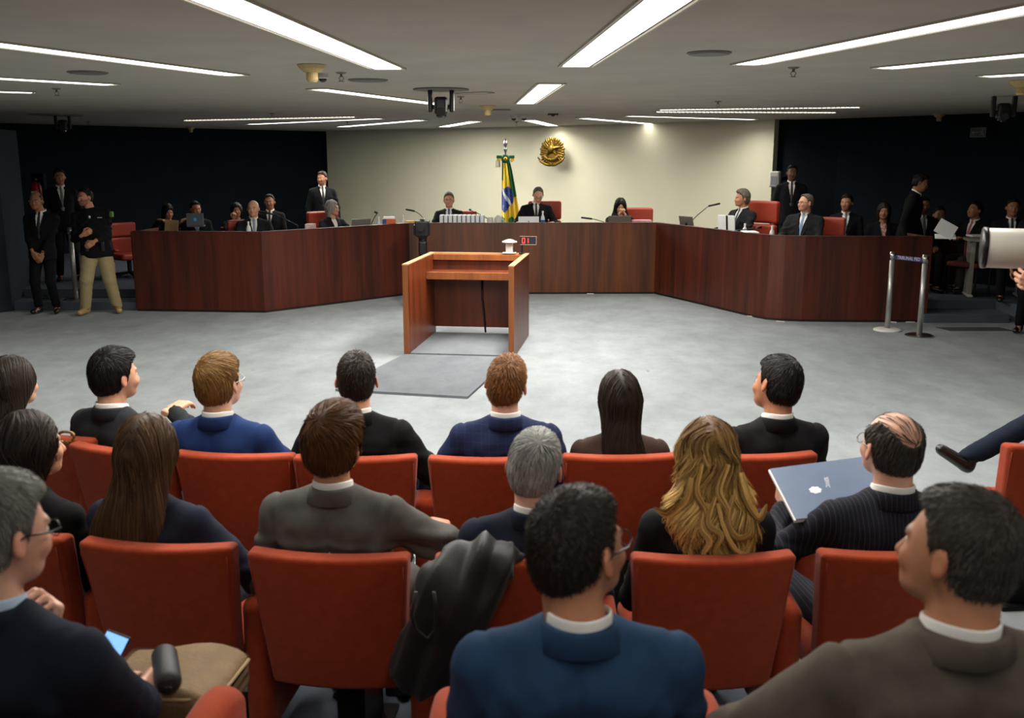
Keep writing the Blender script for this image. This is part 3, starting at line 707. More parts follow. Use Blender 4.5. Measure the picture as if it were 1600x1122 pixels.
    if glasses:
        gm = mat('spectacles_'+glasses, glasses, rough=.3, metal=.3); b = MB()
        for sgn in (-1, 1):
            b.tube([hc+hM@np.array((sgn*.033+.023*cos(a_), .104-.004*abs(cos(a_)), .002+.017*sin(a_))) for a_ in np.linspace(0, 2*pi, 14, endpoint=False)], .0016, 5, True)
            b.tube([hc+hM@np.array(p_) for p_ in ((sgn*.056, .102, .006), (sgn*.076*wide, .06, .008), (sgn*(.08*wide+.004), .005, .012), (sgn*(.08*wide+.004), -.018, .0))], .0022, 5)
        b.tube([hc+hM@np.array(p_) for p_ in ((-.011, .106, .004), (0, .109, .007), (.011, .106, .004))], .0016, 5); b.build('glasses', gm, root, True)
    root['hc'] = [float(c) for c in hc]
    return root
# ---------------------------------------------------------------- room
def strip(b, pts, z0, z1, th):
    """wall following a plan polyline, thickness th to the left of travel"""
    P = [np.array(p, float) for p in pts]; n = len(P); off = []
    for i in range(n):
        d1 = nz(P[i]-P[i-1]) if i else nz(P[1]-P[0]); d2 = nz(P[i+1]-P[i]) if i < n-1 else d1
        nn = nz(np.array((-d1[1], d1[0]))+np.array((-d2[1], d2[0]))); c = nn@np.array((-d1[1], d1[0])); off.append(P[i]+nn*th/max(c, .3))
    V = []
    for p, o in zip(P, off): V += [(p[0], p[1], z0), (o[0], o[1], z0), (o[0], o[1], z1), (p[0], p[1], z1)]
    F = [(i*4+j, i*4+(j+1) % 4, i*4+4+(j+1) % 4, i*4+4+j) for i in range(n-1) for j in range(4)]+[(3, 2, 1, 0), ((n-1)*4, (n-1)*4+1, (n-1)*4+2, (n-1)*4+3)]
    b.add(V, F); return b
def carpet(name, col, stain, amt=.5):
    m = mat(name, col, rough=.95, bump=.5, bscale=160, spec=.1, coord='Object'); nt = m.node_tree; N = nt.nodes; L = nt.links; b = N['Principled BSDF']
    tc = N.new('ShaderNodeTexCoord')
    n1 = N.new('ShaderNodeTexNoise'); n1.inputs['Scale'].default_value = 1.6; n1.inputs['Detail'].default_value = 9; n1.inputs['Roughness'].default_value = .7
    mp = N.new('ShaderNodeMapping'); mp.inputs['Scale'].default_value = (1.6, 1, 1); L.new(tc.outputs['Object'], mp.inputs[0]); L.new(mp.outputs[0], n1.inputs[0])
    n2 = N.new('ShaderNodeTexNoise'); n2.inputs['Scale'].default_value = 5; n2.inputs['Detail'].default_value = 6; n2.inputs['Roughness'].default_value = .75; n2.inputs['Distortion'].default_value = 1.2; L.new(tc.outputs['Object'], n2.inputs[0])
    r1 = N.new('ShaderNodeMapRange'); r1.inputs[1].default_value = .35; r1.inputs[2].default_value = .7; r1.inputs[3].default_value = 0; r1.inputs[4].default_value = .35; L.new(n1.outputs[0], r1.inputs[0])
    r2 = N.new('ShaderNodeMapRange'); r2.inputs[1].default_value = .59; r2.inputs[2].default_value = .74; r2.inputs[4].default_value = amt; L.new(n2.outputs[0], r2.inputs[0])
    mx_ = N.new('ShaderNodeMath'); mx_.operation = 'MAXIMUM'; L.new(r1.outputs[0], mx_.inputs[0]); L.new(r2.outputs[0], mx_.inputs[1])
    n3 = N.new('ShaderNodeTexNoise'); n3.inputs['Scale'].default_value = 140; L.new(tc.outputs['Object'], n3.inputs[0])
    ad = N.new('ShaderNodeMath'); ad.operation = 'MULTIPLY_ADD'; ad.inputs[1].default_value = .3; L.new(n3.outputs[0], ad.inputs[0]); L.new(mx_.outputs[0], ad.inputs[2])
    mx = N.new('ShaderNodeMix'); mx.data_type = 'RGBA'; L.new(ad.outputs[0], mx.inputs[0]); mx.inputs[6].default_value = (*srgb(col), 1); mx.inputs[7].default_value = (*srgb(stain), 1)
    L.new(mx.outputs[2], b.inputs['Base Color']); return m
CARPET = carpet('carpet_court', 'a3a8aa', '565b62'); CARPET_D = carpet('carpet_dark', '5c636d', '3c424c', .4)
struct(MB().box((0, 9, -.06), (26, 34, .12)).build('floor', CARPET))
ceilm = mat('ceiling_paint', 'aaa397', rough=.9, var=.05, vscale=2, bump=.08, bscale=40)
struct(MB().box((0, 9, CEIL+.06), (26, 34, .12)).build('ceiling', ceilm))
NAVY = mat('wall_navy_cloth', '0d151c', rough=.9, bump=.3, bscale=60, var=.15, vscale=3, spec=.15)
CREAM = mat('wall_cream', 'd3cfb6', rough=.85, bump=.06, bscale=30, var=.02, vscale=1.5)
pl = [(-12.3, 12.5), (-11.6, 15.4), (-9.62, 18.92), (-7.42, 21.9), (-4.6, 24.9)]
b = MB(); strip(b, pl, 0, CEIL, .15); struct(b.build('wall_left', NAVY))
arc = [(-4.55, 24.6), (-3.4, 23.85), (-2.2, 22.95), (-1.1, 22.12), (0, 21.25), (1.2, 20.28), (2.45, 19.2), (3.5, 18.25), (4.51, 17.28)]
b = MB(); strip(b, arc, 0, CEIL, .15); struct(b.build('wall_back', CREAM))
pr = [(4.56, 17.5), (5.5, 16.9), (6.4, 15.8), (7.5, 14.3), (8.5, 12.5), (8.9, 10), (8.9, -6)]
b = MB(); strip(b, pr, 0, CEIL, .15); struct(b.build('wall_right', NAVY))
b = MB(); strip(b, [(8.9, -6), (-12.3, -6)], 0, CEIL, .15); struct(b.build('wall_rear', NAVY))
b = MB(); strip(b, [(-12.3, -6), (-12.3, 12.5)], 0, CEIL, .15); struct(b.build('wall_side', NAVY))
b = MB(); strip(b, [(-9.6, 6), (-9.4, 11), (-7.02, 13.62), (-7.25, 14.7)], 0, 2.5, .12); struct(b.build('wall_partition', mat('wall_blue_cloth', '152632', rough=.9, bump=.2, bscale=60)))
# raised platform round the bench, with carpeted steps left and right
zt = .23
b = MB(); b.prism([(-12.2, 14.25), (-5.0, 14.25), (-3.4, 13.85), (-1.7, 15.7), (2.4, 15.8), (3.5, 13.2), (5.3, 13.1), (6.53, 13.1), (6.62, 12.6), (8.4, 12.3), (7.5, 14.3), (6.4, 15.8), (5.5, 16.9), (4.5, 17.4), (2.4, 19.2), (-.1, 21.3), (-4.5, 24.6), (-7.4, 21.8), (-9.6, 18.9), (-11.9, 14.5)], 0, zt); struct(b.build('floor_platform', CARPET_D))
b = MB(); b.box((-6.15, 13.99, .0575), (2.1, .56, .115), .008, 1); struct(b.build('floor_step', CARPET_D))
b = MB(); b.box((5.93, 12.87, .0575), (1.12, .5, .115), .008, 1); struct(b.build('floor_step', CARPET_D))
# raised tier under the last visible audience row
struct(MB().box((-6.2, -1.55, .075), (15, 8.5, .15), .008, 1).build('floor_tier', CARPET_D))  # front edge brought forward, its dark carpet standing for shade between the rows
struct(MB().box((-1.2, 3.2, .002), (9.4, .95, .006)).build('floor_row_shade', CARPET_D))  # thin dark carpet sheet added to darken the shaded floor under the second row
# ---------------------------------------------------------------- ceiling lamps
LE = mat('lamp_diffuser', 'fffaf0', emit=LAMP_E); LF = mat('lamp_frame', 'b8b2a2', rough=.4, metal=.3); LD = mat('lamp_gap', '2a2823', rough=.7)
def lamp(a, c, wd=.2, label='', dots=0, ext0=0, ext1=0, px=True, power=1., unlit=False, spr=150):
    A = atz(*a, CEIL)[:2] if px else np.array(a, float); B = atz(*c, CEIL)[:2] if px else np.array(c, float)
    d = nz(B-A); A = A-d*ext0; B = B+d*ext1; L = float(np.linalg.norm(B-A)); mid = (A+B)/2; rz = math.atan2(d[1], d[0])-pi/2
    root = empty('ceiling_lamp', label, 'ceiling lamp', (mid[0], mid[1], CEIL), rz, 'recessed ceiling strip lamps')
    f = MB(); t = .012; gp = .022
    for q in (-1, 1): f.box((q*(wd/2+gp+t/2), 0, -.006), (t, L+2*gp, .014)); f.box((0, q*(L/2+gp+t/2), -.006), (wd+2*gp+2*t, t, .014))
    f.build('frame', LF, root); MB().box((0, 0, -.001), (wd+2*gp, L+2*gp, .004)).build('backing', LD, root)
    em = LE if not unlit else mat('lamp_unlit', 'b9b3a4', rough=.4)
    if dots:
        n = dots; s_ = L/n; g = MB()
        for i in range(n): g.box((0, -L/2+(i+.5)*s_, -.007), (wd, s_*.6, .01))
        g.build('diffuser', em, root)
        g = MB()
        for i in range(n+1): g.box((0, -L/2+i*s_, -.012), (wd, .006, .024))
        o = g.build('louvre', LF, root); o['kind'] = 'stuff'
    else: MB().box((0, 0, -.006), (wd, L, .008), .003, 1).build('diffuser', em, root)
    if not unlit:
        l = bpy.data.lights.new('lamp_light', 'AREA'); l.shape = 'RECTANGLE'; l.size = wd*.9; l.size_y = L*.98; l.energy = LAMP_W*L*power; l.color = LAMP_COL; l.spread = R(spr)
        o = bpy.data.objects.new('lamp_light', l); C.objects.link(o); o.parent = root; o.location = (0, 0, -.03)
    return root
lamp((606, 106), (345, 0), .2, 'big bright strip lamp in the ceiling above the left of the lectern', ext1=1.2, power=1.5, spr=180)
lamp((900, 102), (1041, 0), .19, 'big bright strip lamp in the ceiling pointing straight at the court, right of centre', ext1=1.2, power=1.5, spr=180)
lamp((367, 116), (0, 68), .17, 'long bright strip lamp at upper left of the ceiling, topmost of the left three', ext1=.5, power=.55)
lamp((173, 131), (0, 121), .17, 'thinner strip lamp at the left edge, middle of the left three', ext1=1.5, power=.35)
lamp((50, 143.5), (0, 142), .17, 'shortest strip lamp stub at the left picture edge', ext1=2.5, power=.3)
lamp((1168, 99), (1600, 13), .17, 'longest bright strip lamp at the upper right of the ceiling', ext1=.3, power=.7)
lamp((1382, 105), (1600, 84), .17, 'strip lamp at the right, below the longest right lamp', ext1=1.2, power=.4)
lamp((1540, 118), (1600, 114.5), .17, 'short strip lamp stub at the right picture edge', ext1=2.5, power=.3)
lamp((690, 162.5), (497, 138), .17, 'strip lamp running behind the hanging camera left of centre', power=1.6, spr=180)
lamp((821, 161), (861, 130), .2, 'short wide strip lamp over the middle of the court', power=4, spr=180)
lamp((693, 197.5), (743, 189), .2, 'tiny strip lamp close to the cream wall left of the flag', power=1.6, spr=180)
lamp((533, 197.5), (658, 187), .2, 'thin strip lamp near the top left corner of the cream wall', power=1.6, spr=180)
lamp((390, 193.5), (594, 184.5), .17, 'thin unbroken strip lamp under the left dotted louvre lamp', power=.8)
lamp((292, 187), (558, 181.5), .15, 'dotted louvre strip lamp over the left judges', dots=44, power=.45)
lamp((826, 187), (864, 196), .2, 'tiny strip lamp beside the twin dome cameras', power=.8)
lamp((911, 184), (1013, 192.5), .2, 'thin strip lamp near the cream wall right of the gold crest', power=.12)
lamp((982, 180.5), (1178, 186), .17, 'thin unbroken strip lamp below the two dotted lamps on the right')
lamp((1024, 173.5), (1303, 174.5), .15, 'dotted louvre strip lamp, lower of the right pair', dots=44, power=.35)
lamp((1032, 170.5), (1343, 166.5), .15, 'dotted louvre strip lamp, upper of the right pair', dots=44, power=.35)
lamp((719, 145.3), (762, 143.6), .1, 'unlit beige ceiling lamp panel right of the hanging camera', unlit=True)
for i, (a, c) in enumerate((((-2.2, 2.6), (-3.4, -1.)), ((.2, 1.6), (.2, -1.6)), ((2.2, 2.6), (3.4, -1.)), ((-5, 3.5), (-7, .5)), ((5, 3.5), (7, .5)), ((-1.2, -2.6), (-1.8, -4.8)), ((1.6, -2.6), (2.2, -4.8)))):
    lamp(a, c, .19, 'bright strip lamp in the ceiling over the audience, '+('left of the front seats', 'above the centre aisle', 'right of the front seats', 'far out on the left', 'far out on the right', 'at the back on the left', 'at the back on the right')[i], px=False, power=.22 if i < 3 else .1)
# ---------------------------------------------------------------- ceiling fittings
BEIGE = mat('detector_beige', 'b39a63', rough=.5); WHT = mat('plastic_white', 'c9c6bf', rough=.4); BLK = mat('plastic_black', '121214', rough=.35); GREYP = mat('ceiling_grille', '6b665f', rough=.6)
CHR = mat('brushed_steel', 'b9b9b6', rough=.25, metal=1.); BRS = mat('gold', '7d622c', rough=.5, metal=1., bump=.1, bscale=80)
def detector(u, v, s, label):
    p = atz(u, v, CEIL); r = empty('smoke_detector', label, 'smoke detector', (p[0], p[1], CEIL))
    MB().lathe((0, 0, 0), (0, 0, -1), [(0, .105*s), (.006, .105*s), (.03*s, .085*s), (.055*s, .055*s)], 20).build('base', BEIGE, r, False)
    MB().lathe((0, 0, -.05*s), (0, 0, -1), [(0, .042*s), (.06*s, .042*s), (.075*s, .03*s)], 16).build('sensor', BEIGE, r, False)
detector(487, 101, 1., 'large beige smoke detector on the ceiling left of centre')
detector(762, 165, 1.0, 'beige smoke detector beside the short central strip lamp')
detector(298, 198.5, .9, 'beige smoke detector at the far left ceiling edge')
detector(1597, 126, 1., 'yellowish smoke detector at the right picture edge')
detector(1468, 178, .9, 'small beige smoke detector over the dark right wall')
def sprinkler(u, v, label, s=1.):
    p = atz(u, v, CEIL); r = empty('sprinkler', label, 'sprinkler', (p[0], p[1], CEIL), 0, 'ceiling sprinklers')
    MB().lathe((0, 0, 0), (0, 0, -.012), [(0, .045*s), (1, .03*s)], 14).build('rose', GREYP, r)
    b = MB().cyl((0, 0, 0), (0, 0, -.035), .01*s, n=8)
    for q in (-1, 1): b.tube([(q*.008, 0, -.03), (q*.02*s, 0, -.045), (q*.006, 0, -.065)], .003, 5)
    b.lathe((0, 0, -.066), (0, 0, -.07), [(0, .024*s), (1, .024*s)], 12); b.build('nozzle', GREYP, r)
for u, v, l in ((88, 138, 'at far left under the thin left lamps'), (533, 113, 'right of the large beige detector'), (1240, 105, 'under the longest right lamp'), (1122, 158, 'above the right dotted lamps'), (425, 177, 'above the left dotted lamp'),
                (720, 150.5, 'under the unlit panel'), (543, 190, 'by the left thin lamps'), (807, 190, 'below the twin dome cameras'), (138, 190, 'beside the left hanging camera')): sprinkler(u, v, 'small ceiling sprinkler '+l)
def speaker(u, v, rad, label):
    p = atz(u, v, CEIL); r = empty('ceiling_speaker', label, 'speaker', (p[0], p[1], CEIL))
    MB().lathe((0, 0, .01), (0, 0, -1), [(0, rad), (.018, rad), (.02, rad*.93)], 32).build('rim', mat('speaker_rim', '77726a', rough=.6), r)
    MB().lathe((0, 0, 0), (0, 0, -.014), [(0, rad*.9), (1, rad*.9)], 32).build('grille', GREYP, r)
speaker(1108, 82, .14, 'round ceiling speaker grille right of the central lamp'); speaker(137, 112.5, .15, 'round ceiling speaker grille by the upper left lamp')
speaker(72, 178.5, .25, 'flat round ceiling plate next to the left hanging camera'); speaker(575, 124.5, .17, 'faint round ceiling plate beside the large detector'); speaker(780, 171, .17, 'faint round ceiling plate above the twin dome cameras')
def ptz(u, v, label, s=1., rz=0., plate=.27):
    p = atz(u, v, CEIL); r = empty('hanging_camera', label, 'camera', (p[0], p[1], CEIL), rz)
    if plate: MB().lathe((0, 0, .01), (0, 0, -.012), [(0, plate), (1, plate)], 32).build('plate', GREYP, r)
    for q in (-1, 1): MB().box((q*.105*s, 0, -.11*s), (.045*s, .07*s, .22*s), .015, 2).build('yoke_arm', BLK, r)
    b = MB().box((0, 0, -.16*s), (.13*s, .14*s, .17*s), .03, 2); b.cyl((0, -.08*s, -.22*s), (0, .0, -.2*s), .04*s, n=16); b.cyl((-.1*s, 0, -.17*s), (.1*s, 0, -.17*s), .022*s)
    b.build('camera_head', BLK, r, False); MB().lathe((0, 0, -.24*s), (0, 0, -.275*s), [(0, .05*s), (.5, .05*s), (1, .03*s)], 16).build('lens', mat('lens_glass', '0a0a10', rough=.08), r)
ptz(689, 139, 'black motorised camera hanging from the ceiling left of the flag', 1., 0, .27)
ptz(97, 180, 'black motorised camera hanging at the dark left wall', .95, .2, .3); ptz(1570, 150, 'black motorised camera hanging at the right picture edge', 1., -.2, .0)
def dome(u, v, label, s=1.):
    p = atz(u, v, CEIL); r = empty('dome_camera', label, 'camera', (p[0], p[1], CEIL))
    MB().lathe((0, 0, 0), (0, 0, -.05*s), [(0, .06*s), (.8, .058*s), (1, .05*s)], 20).build('housing', WHT, r)
    MB().ball((0, 0, -.05*s), (.04*s, .04*s, .035*s), 14, 8).build('dome', BLK, r, True)
dome(504, 115, 'small white dome camera beside the large beige detector', .8); dome(803, 180, 'white dome camera, left of the twin pair near the cream wall', 1.); dome(819, 180, 'white dome camera, right of the twin pair near the cream wall', 1.)
for u, v, l in ((864, 177.5, 'small dark ceiling bracket right of the short central lamp'), (940, 195, 'small white ceiling fitting at the top of the cream wall')):
    p = atz(u, v, CEIL); tag(MB().box((0, 0, -.012), (.16, .05, .024), .006, 1).box((0, 0, -.03), (.05, .04, .02)).build('ceiling_fitting', BLK if u == 864 else WHT, loc=(p[0], p[1], CEIL)), l, 'fitting')
# ---------------------------------------------------------------- things on the walls
p = aty(1509, 208, 15.0); r = empty('exit_sign', 'small dark emergency exit sign with white arrow on the right wall', 'sign', (p[0], p[1]-.4, p[2]), -.7)
MB().box((0, 0, 0), (.22, .02, .14), .004, 1).build('plate', mat('sign_dark', '1a2320', rough=.5), r)
sw_ = mat('sign_print', '6f746c', rough=.6); b = MB(); b.box((0, -.011, .063), (.21, .003, .005)); b.box((0, -.011, -.063), (.21, .003, .005)); b.box((-.103, -.011, 0), (.005, .003, .13)); b.box((.103, -.011, 0), (.005, .003, .13)); b.build('border', sw_, r)
b = MB(); b.box((-.035, -.011, 0), (.07, .003, .014)); b.add([(-.09, -.012, 0), (-.06, -.012, .03), (-.06, -.012, -.03), (-.09, -.0105, 0), (-.06, -.0105, .03), (-.06, -.0105, -.03)], [(0, 2, 1), (3, 4, 5), (0, 1, 4, 3), (1, 2, 5, 4), (2, 0, 3, 5)]); b.build('arrow', sw_, r)
b = MB(); b.ball((.06, -.011, .04), (.01, .002, .01), 8, 5); b.box((.055, -.011, .01), (.014, .003, .04), ry=.2); b.box((.045, -.011, -.025), (.01, .003, .04), ry=.5); b.box((.07, -.011, -.025), (.01, .003, .04), ry=-.4); b.box((.04, -.011, .012), (.03, .003, .008), ry=.5); b.build('running_figure', sw_, r)
# gold crest
p = aty(862, 237, 20.2); r = empty('coat_of_arms', 'gold relief coat of arms mounted on the cream wall', 'emblem', (p[0], p[1], p[2]), -.55)
s_ = .29
b = MB(); b.lathe((0, .1, 0), (0, .02, 0), [(0, s_*.8), (1, s_*.74)], 40); b.build('shield', BRS, r, False)
for k in range(32):
    a = 2*pi*k/32; q = MB().ball((0, 0, 0), (.03, .022, .058), 8, 6); q.v = [tuple(rotm(0, a, 0)@np.array(v)+np.array((sin(a)*s_*(.84 if k % 2 else .78), .03, cos(a)*s_*(.84 if k % 2 else .78)))) for v in q.v]; q.build('wreath_leaf', BRS, r, True)
for k in range(20):
    a = 2*pi*(k+.5)/20; q = MB().ball((0, 0, 0), (.022, .014, .06), 8, 5); q.v = [tuple(rotm(0, a, 0)@np.array(v)+np.array((sin(a)*s_*.58, .022, cos(a)*s_*.58))) for v in q.v]; q.build('ray', BRS, r, True)
V = []; 
for k in range(10): a = pi*k/5; rr = .17 if k % 2 == 0 else .07; V.append((sin(a)*rr*1.25, 0, cos(a)*rr+.05))
F = [(k, (k+1) % 10, 10) for k in range(10)]+[((k+1) % 10, k, 11) for k in range(10)]; V += [(0, -.07, .05), (0, .05, .05)]; MB().add(V, F).build('star', BRS, r)
MB().ball((0, -.05, .05), (.07, .04, .07), 16, 10).build('disc', BRS, r, True)
b = MB()
for q in (-1, 1): b.tube([(q*.02, -.02, -.27), (q*.12, -.03, -.25), (q*.24, -.03, -.19), (q*.31, -.02, -.11)], [.028, .03, .028, .012], 8)
b.box((0, -.02, -.26), (.03, .04, .06), .008, 1); b.build('ribbon', BRS, r, True)
b = MB()
for k in range(9): a = -1.1+2.2*k/8; b.ball((sin(a)*.16, -.03, -.13-.03*cos(a*2)), (.03, .025, .04), 8, 6)
b.build('blossoms', BRS, r, True)['kind'] = 'stuff'
# small grey wall box near the flag
p = aty(778, 256, 20.9); tag(MB().box((0, 0, 0), (.09, .06, .14), .01, 1).build('wall_box', mat('wall_box_grey', '8a8678', rough=.6), loc=p, rot=(0, 0, -.6)), 'small grey box on the cream wall left of the flag top', 'wall box')
# flag on its pole
p = aty(790, 345, 18.3); fx, fy = p[0], p[1]; ztop = aty(790, 216, 18.3)[2]; zbow = aty(790, 248, 18.3)[2]
fr = empty('flag', 'green, yellow and blue national flag furled on a pole with a rosette, behind the bench', 'flag', (fx, fy, .23))
MB().lathe((0, 0, 0), (0, 0, .04), [(0, .17), (.7, .16), (1, .05)], 24).build('stand', CHR, fr); MB().cyl((0, 0, .03), (0, 0, zbow-.23+.08), .016, n=12).build('pole', mat('pole_wood', '3a2414', rough=.4), fr)
h0 = zbow-.23+.1; MB().lathe((0, 0, h0-.02), (0, 0, ztop-.23), [(0, .012), (.15, .02), (.25, .035), (.36, .035), (.46, .014), (.52, .03), (.7, .045), (.85, .02), (1, .003)], 14).build('finial', CHR, fr, True)
nu, nv = 48, 120; U, Vv = np.meshgrid(np.linspace(0, 1, nu), np.linspace(0, 1, nv)); zf_ = h0-.1-(Vv*(1.28+.06*np.sin(U*9))); wL = -.06-.015*Vv; wR = .06+.24*Vv**.8
X = wL+(wR-wL)*U; Y = -.05+.045*np.sin(U*22+Vv*1.5)*(.45+.6*Vv)+.02*np.sin(U*9+Vv*4); P_ = np.stack([X, Y, zf_], -1).reshape(-1, 3)
cols = np.zeros((nv, nu, 3)); G, Ye, Bl, Wh = srgb('0c6a35'), srgb('f0cf2c'), srgb('1f3f9c'), srgb('e6e8ea')
cols[:] = Ye; cols[(U > .55+.28*Vv) & (Vv < .52)] = G; cols[(U < .12) & (Vv < .3)] = G
dd = np.sqrt(((X+.02)/.17)**2+((Vv-.56)/.165)**2); cols[dd < 1] = Bl; cols[(dd < 1) & (np.abs((X-.0)-(Vv-.52)*.62) < .022)] = Wh
st_ = (dd < .9) & (np.random.default_rng(1).random((nv, nu)) < .03); cols[st_] = Wh
cols[(Vv > .86) & (U > .35)] = G; cols[(Vv > .8) & (U < .18)] = G
ii = np.arange(nu-1)+(np.arange(nv-1)*nu)[:, None]; Qf = np.stack([ii, ii+nu, ii+nu+1, ii+1], -1).reshape(-1, 4)
fm = mat('flag_cloth', 'ffffff', rough=.6, attr='tint', sheen=.2, bump=.1, bscale=200); fo = link('cloth', mesh_np('cloth', P_, Qf, True, {'tint': cols.reshape(-1, 3)}), fm, fr)
md = fo.modifiers.new('s', 'SOLIDIFY'); md.thickness = .004
GM = mat('ribbon_green', '0b4a28', rough=.5); YM = mat('ribbon_yellow', 'd8b02a', rough=.5); b = MB()
for k in range(12): a = 2*pi*k/12; b.ball((sin(a)*.05, -.1, h0-.1+cos(a)*.05), (.032, .018, .032), 8, 5)
b.build('rosette', GM, fr, True); MB().ball((0, -.118, h0-.1), (.035, .014, .035), 16, 6).build('rosette_centre', YM, fr, True); MB().ball((0, -.132, h0-.1), (.016, .01, .016), 12, 6).build('rosette_button', GM, fr, True)
b = MB(); b.box((-.1, -.09, h0-.07), (.13, .02, .055), .008, 1, ry=.05); b.box((.1, -.09, h0-.07), (.13, .02, .055), .008, 1, ry=-.05); b.build('bow_loop', GM, fr)
for q in (-1, 1): MB().box((q*.125, -.085, h0-.125), (.075, .016, .05), .006, 1, ry=q*-.5).build('ribbon_tail', YM, fr)
# fire extinguisher
p = aty(57, 300, 16.3); r = empty('fire_extinguisher', 'red fire extinguisher hanging on the dark left wall', 'fire extinguisher', (p[0], p[1], p[2]-.25))
MB().lathe((0, 0, 0), (0, 0, .42), [(0, .08), (.05, .085), (.8, .085), (.95, .05), (1, .025)], 18).build('cylinder', mat('red_enamel', 'a3161a', rough=.3), r, True)
MB().box((0, 0, .45), (.05, .09, .05), .01, 1).tube([(0, -.03, .44), (.07, -.05, .4), (.1, -.06, .2)], .012).build('valve', BLK, r); MB().box((.0, -.083, .2), (.09, .012, .13), .004, 1).build('paper_label', mat('paper', 'dcdcd8', rough=.8), r)
MB().box((0, .12, .2), (.2, .1, .7)).build('bracket', NAVY, r)
# hanging white dispenser on the right edge of the cream wall
p = aty(1214, 280, 16.6); r = empty('wall_dispenser', 'white wall dispenser at the right end of the cream wall', 'dispenser', (p[0]-.03, p[1], p[2]), -.5)
MB().box((0, 0, 0), (.17, .16, .26), .03, 3).build('body', WHT, r, False); MB().box((.0, -.083, -.02), (.1, .01, .14), .004, 1).build('window', mat('dispenser_window', '8b8e96', rough=.3), r); MB().box((.0, .5, 0), (.06, .86, .06)).build('bracket', NAVY, r)
# floor grille
b = MB()
for k in range(22): q = atz(1468+k*4.6, 512+(k % 2)*0, 0); b.box((q[0], q[1]-.12, .002), (.012, .28, .006), rz=.25)
o = struct(b.build('floor_grille', mat('grille_dark', '25282c', rough=.7)))
# ---------------------------------------------------------------- bench
WD = wood('wood_mahogany', '2c0d05', '5a210c', rough=.42, scale=.8, coat=0); WDO = wood('wood_bench_centre', '391b07', '6b3610', rough=.42, scale=.8, coat=0); WL = wood('wood_lectern', '4a1e09', '743210', rough=.4, scale=1.2, coat=0); WLe = wood('wood_lectern_edge', '713a17', '935424', rough=.45, scale=1.2, coat=0)
HD = 1.108
bench = empty('judges_bench', 'long angled dark wooden judges bench across the court', 'bench', (0, 15.4, 0))
A_, B_, C_, D_, G_ = (-5.26, 13.62), (-3.43, 13.46), (-1.6, 15.33), (2.26, 15.42), (5.42, 12.66)
E_ = [(2.25, 15.39), (2.75, 14.28), (3.13, 13.36), (3.27, 13.05)]; F_ = [(3.27, 13.05), (3.38, 12.88), (3.55, 12.77), (3.8, 12.71), (4.5, 12.66), G_]
def pan(pts, m, th=.045, z0=.03, z1=HD, name='front_panel'): b = MB(); strip(b, [(x, y-15.4) for x, y in pts], z0, z1, th); return b.build(name, m, bench)
pan([A_, B_], WD); pan([B_, C_], WD); pan([C_, D_], WDO); pan(E_, WD); pan(F_, WD); pan([(-5.2, 14.5), (-5.255, 13.66)], WD, -.04, name='end_panel')
pan([(5.38, 13.4), (5.4, 12.72)], WD, .04, name='end_panel')
def off(pts, d):
    b = MB(); strip(b, pts, 0, 1, d); V = b.v; return [V[i*4+1][:2] for i in range(len(pts))]
path = [A_, B_, C_, D_]+E_[1:]+F_[1:]
pan(off(path, .01), mat('plinth_dark', '0c0a09', rough=.7), .03, 0, .04, 'plinth')
pan(off(path, -.004), WD, .075, HD, HD+.014, 'top_rail'); pan(off(path, .05), WD, .55, .96, .99, 'worktop')
for u, v in ((1172, 494), (1218, 502), (1420, 503), (1392, 503), (922, 459)):
    q = atz(u, v, 0); tag(MB().box((0, 0, .006), (.11, .03, .012), .003, 1).build('floor_wedge', WHT, loc=(q[0], q[1]-.05, .0), rot=(0, 0, random.uniform(-.5, .2))), 'small white wedge by the bench foot, '+{1172: 'where the right wing bends', 1218: 'just right of the bend', 1420: 'between the two right belt posts', 1392: 'behind the left of the right belt posts', 922: 'right of the lectern'}[u], 'wedge', 'white wedges along the bench foot')
# ---------------------------------------------------------------- lectern
rz = -.13
L0 = atz(632, 556, 0)
lect = empty('lectern', 'open-backed wooden lectern with carpeted ramp in the middle of the court', 'lectern', (L0[0], L0[1], 0), rz)
LW, LDp, LH, tk = 1.2, 1.42, .985, .055
MB().box((tk/2, LDp/2, LH/2), (tk, LDp, LH), .002, 1).build('side_panel', WL, lect); MB().box((LW-tk/2, LDp/2, LH/2), (tk, LDp, LH), .002, 1).build('side_panel', WL, lect)
for x in (tk/2, LW-tk/2): MB().box((x, -.006, LH/2), (tk+.004, .012, LH), .002, 1).build('edge_strip', WLe, lect)
MB().box((LW/2, LDp-tk/2, LH/2+.05), (LW-2*tk, tk, LH-.1)).build('back_panel', WL, lect); MB().box((LW/2, LDp-.09, LH-.035), (LW-2*tk, .07, .07), .003, 1).build('crossbar', WLe, lect)
b = MB(); strip(b, [(-.005, -.01), (-.005, LDp+.005), (LW+.005, LDp+.005), (LW+.005, -.01)], LH, LH+.012, -.065); b.build('top_edge', mat('wood_edge_light', 'a97a52', rough=.5, var=.1), lect)
MB().box((LW/2, 1.14, LH-.2), (LW-2*tk, .44, .03)).build('shelf', WL, lect); MB().box((LW/2, .92, LH-.215), (LW-2*tk, .03, .085), .003, 1).build('shelf_apron', WLe, lect)
MB().box((LW/2, LDp/2-.02, .015), (LW-2*tk, LDp-.1, .03), .005, 1).build('floor_board', carpet('carpet_ramp', '7b7f84', '43474d', .6), lect)
MB().add([(.0, -.02, .024), (LW-.02, -.02, .024), (LW-.02, -.02, 0), (.0, -.02, 0), (-.24, -1.7, .022), (1.02, -1.83, .022), (1.02, -1.83, 0), (-.24, -1.7, 0)], [(0, 1, 2, 3), (4, 7, 6, 5), (0, 4, 5, 1), (3, 2, 6, 7), (0, 3, 7, 4), (1, 5, 6, 2)]).build('ramp', MATS['carpet_ramp'], lect)
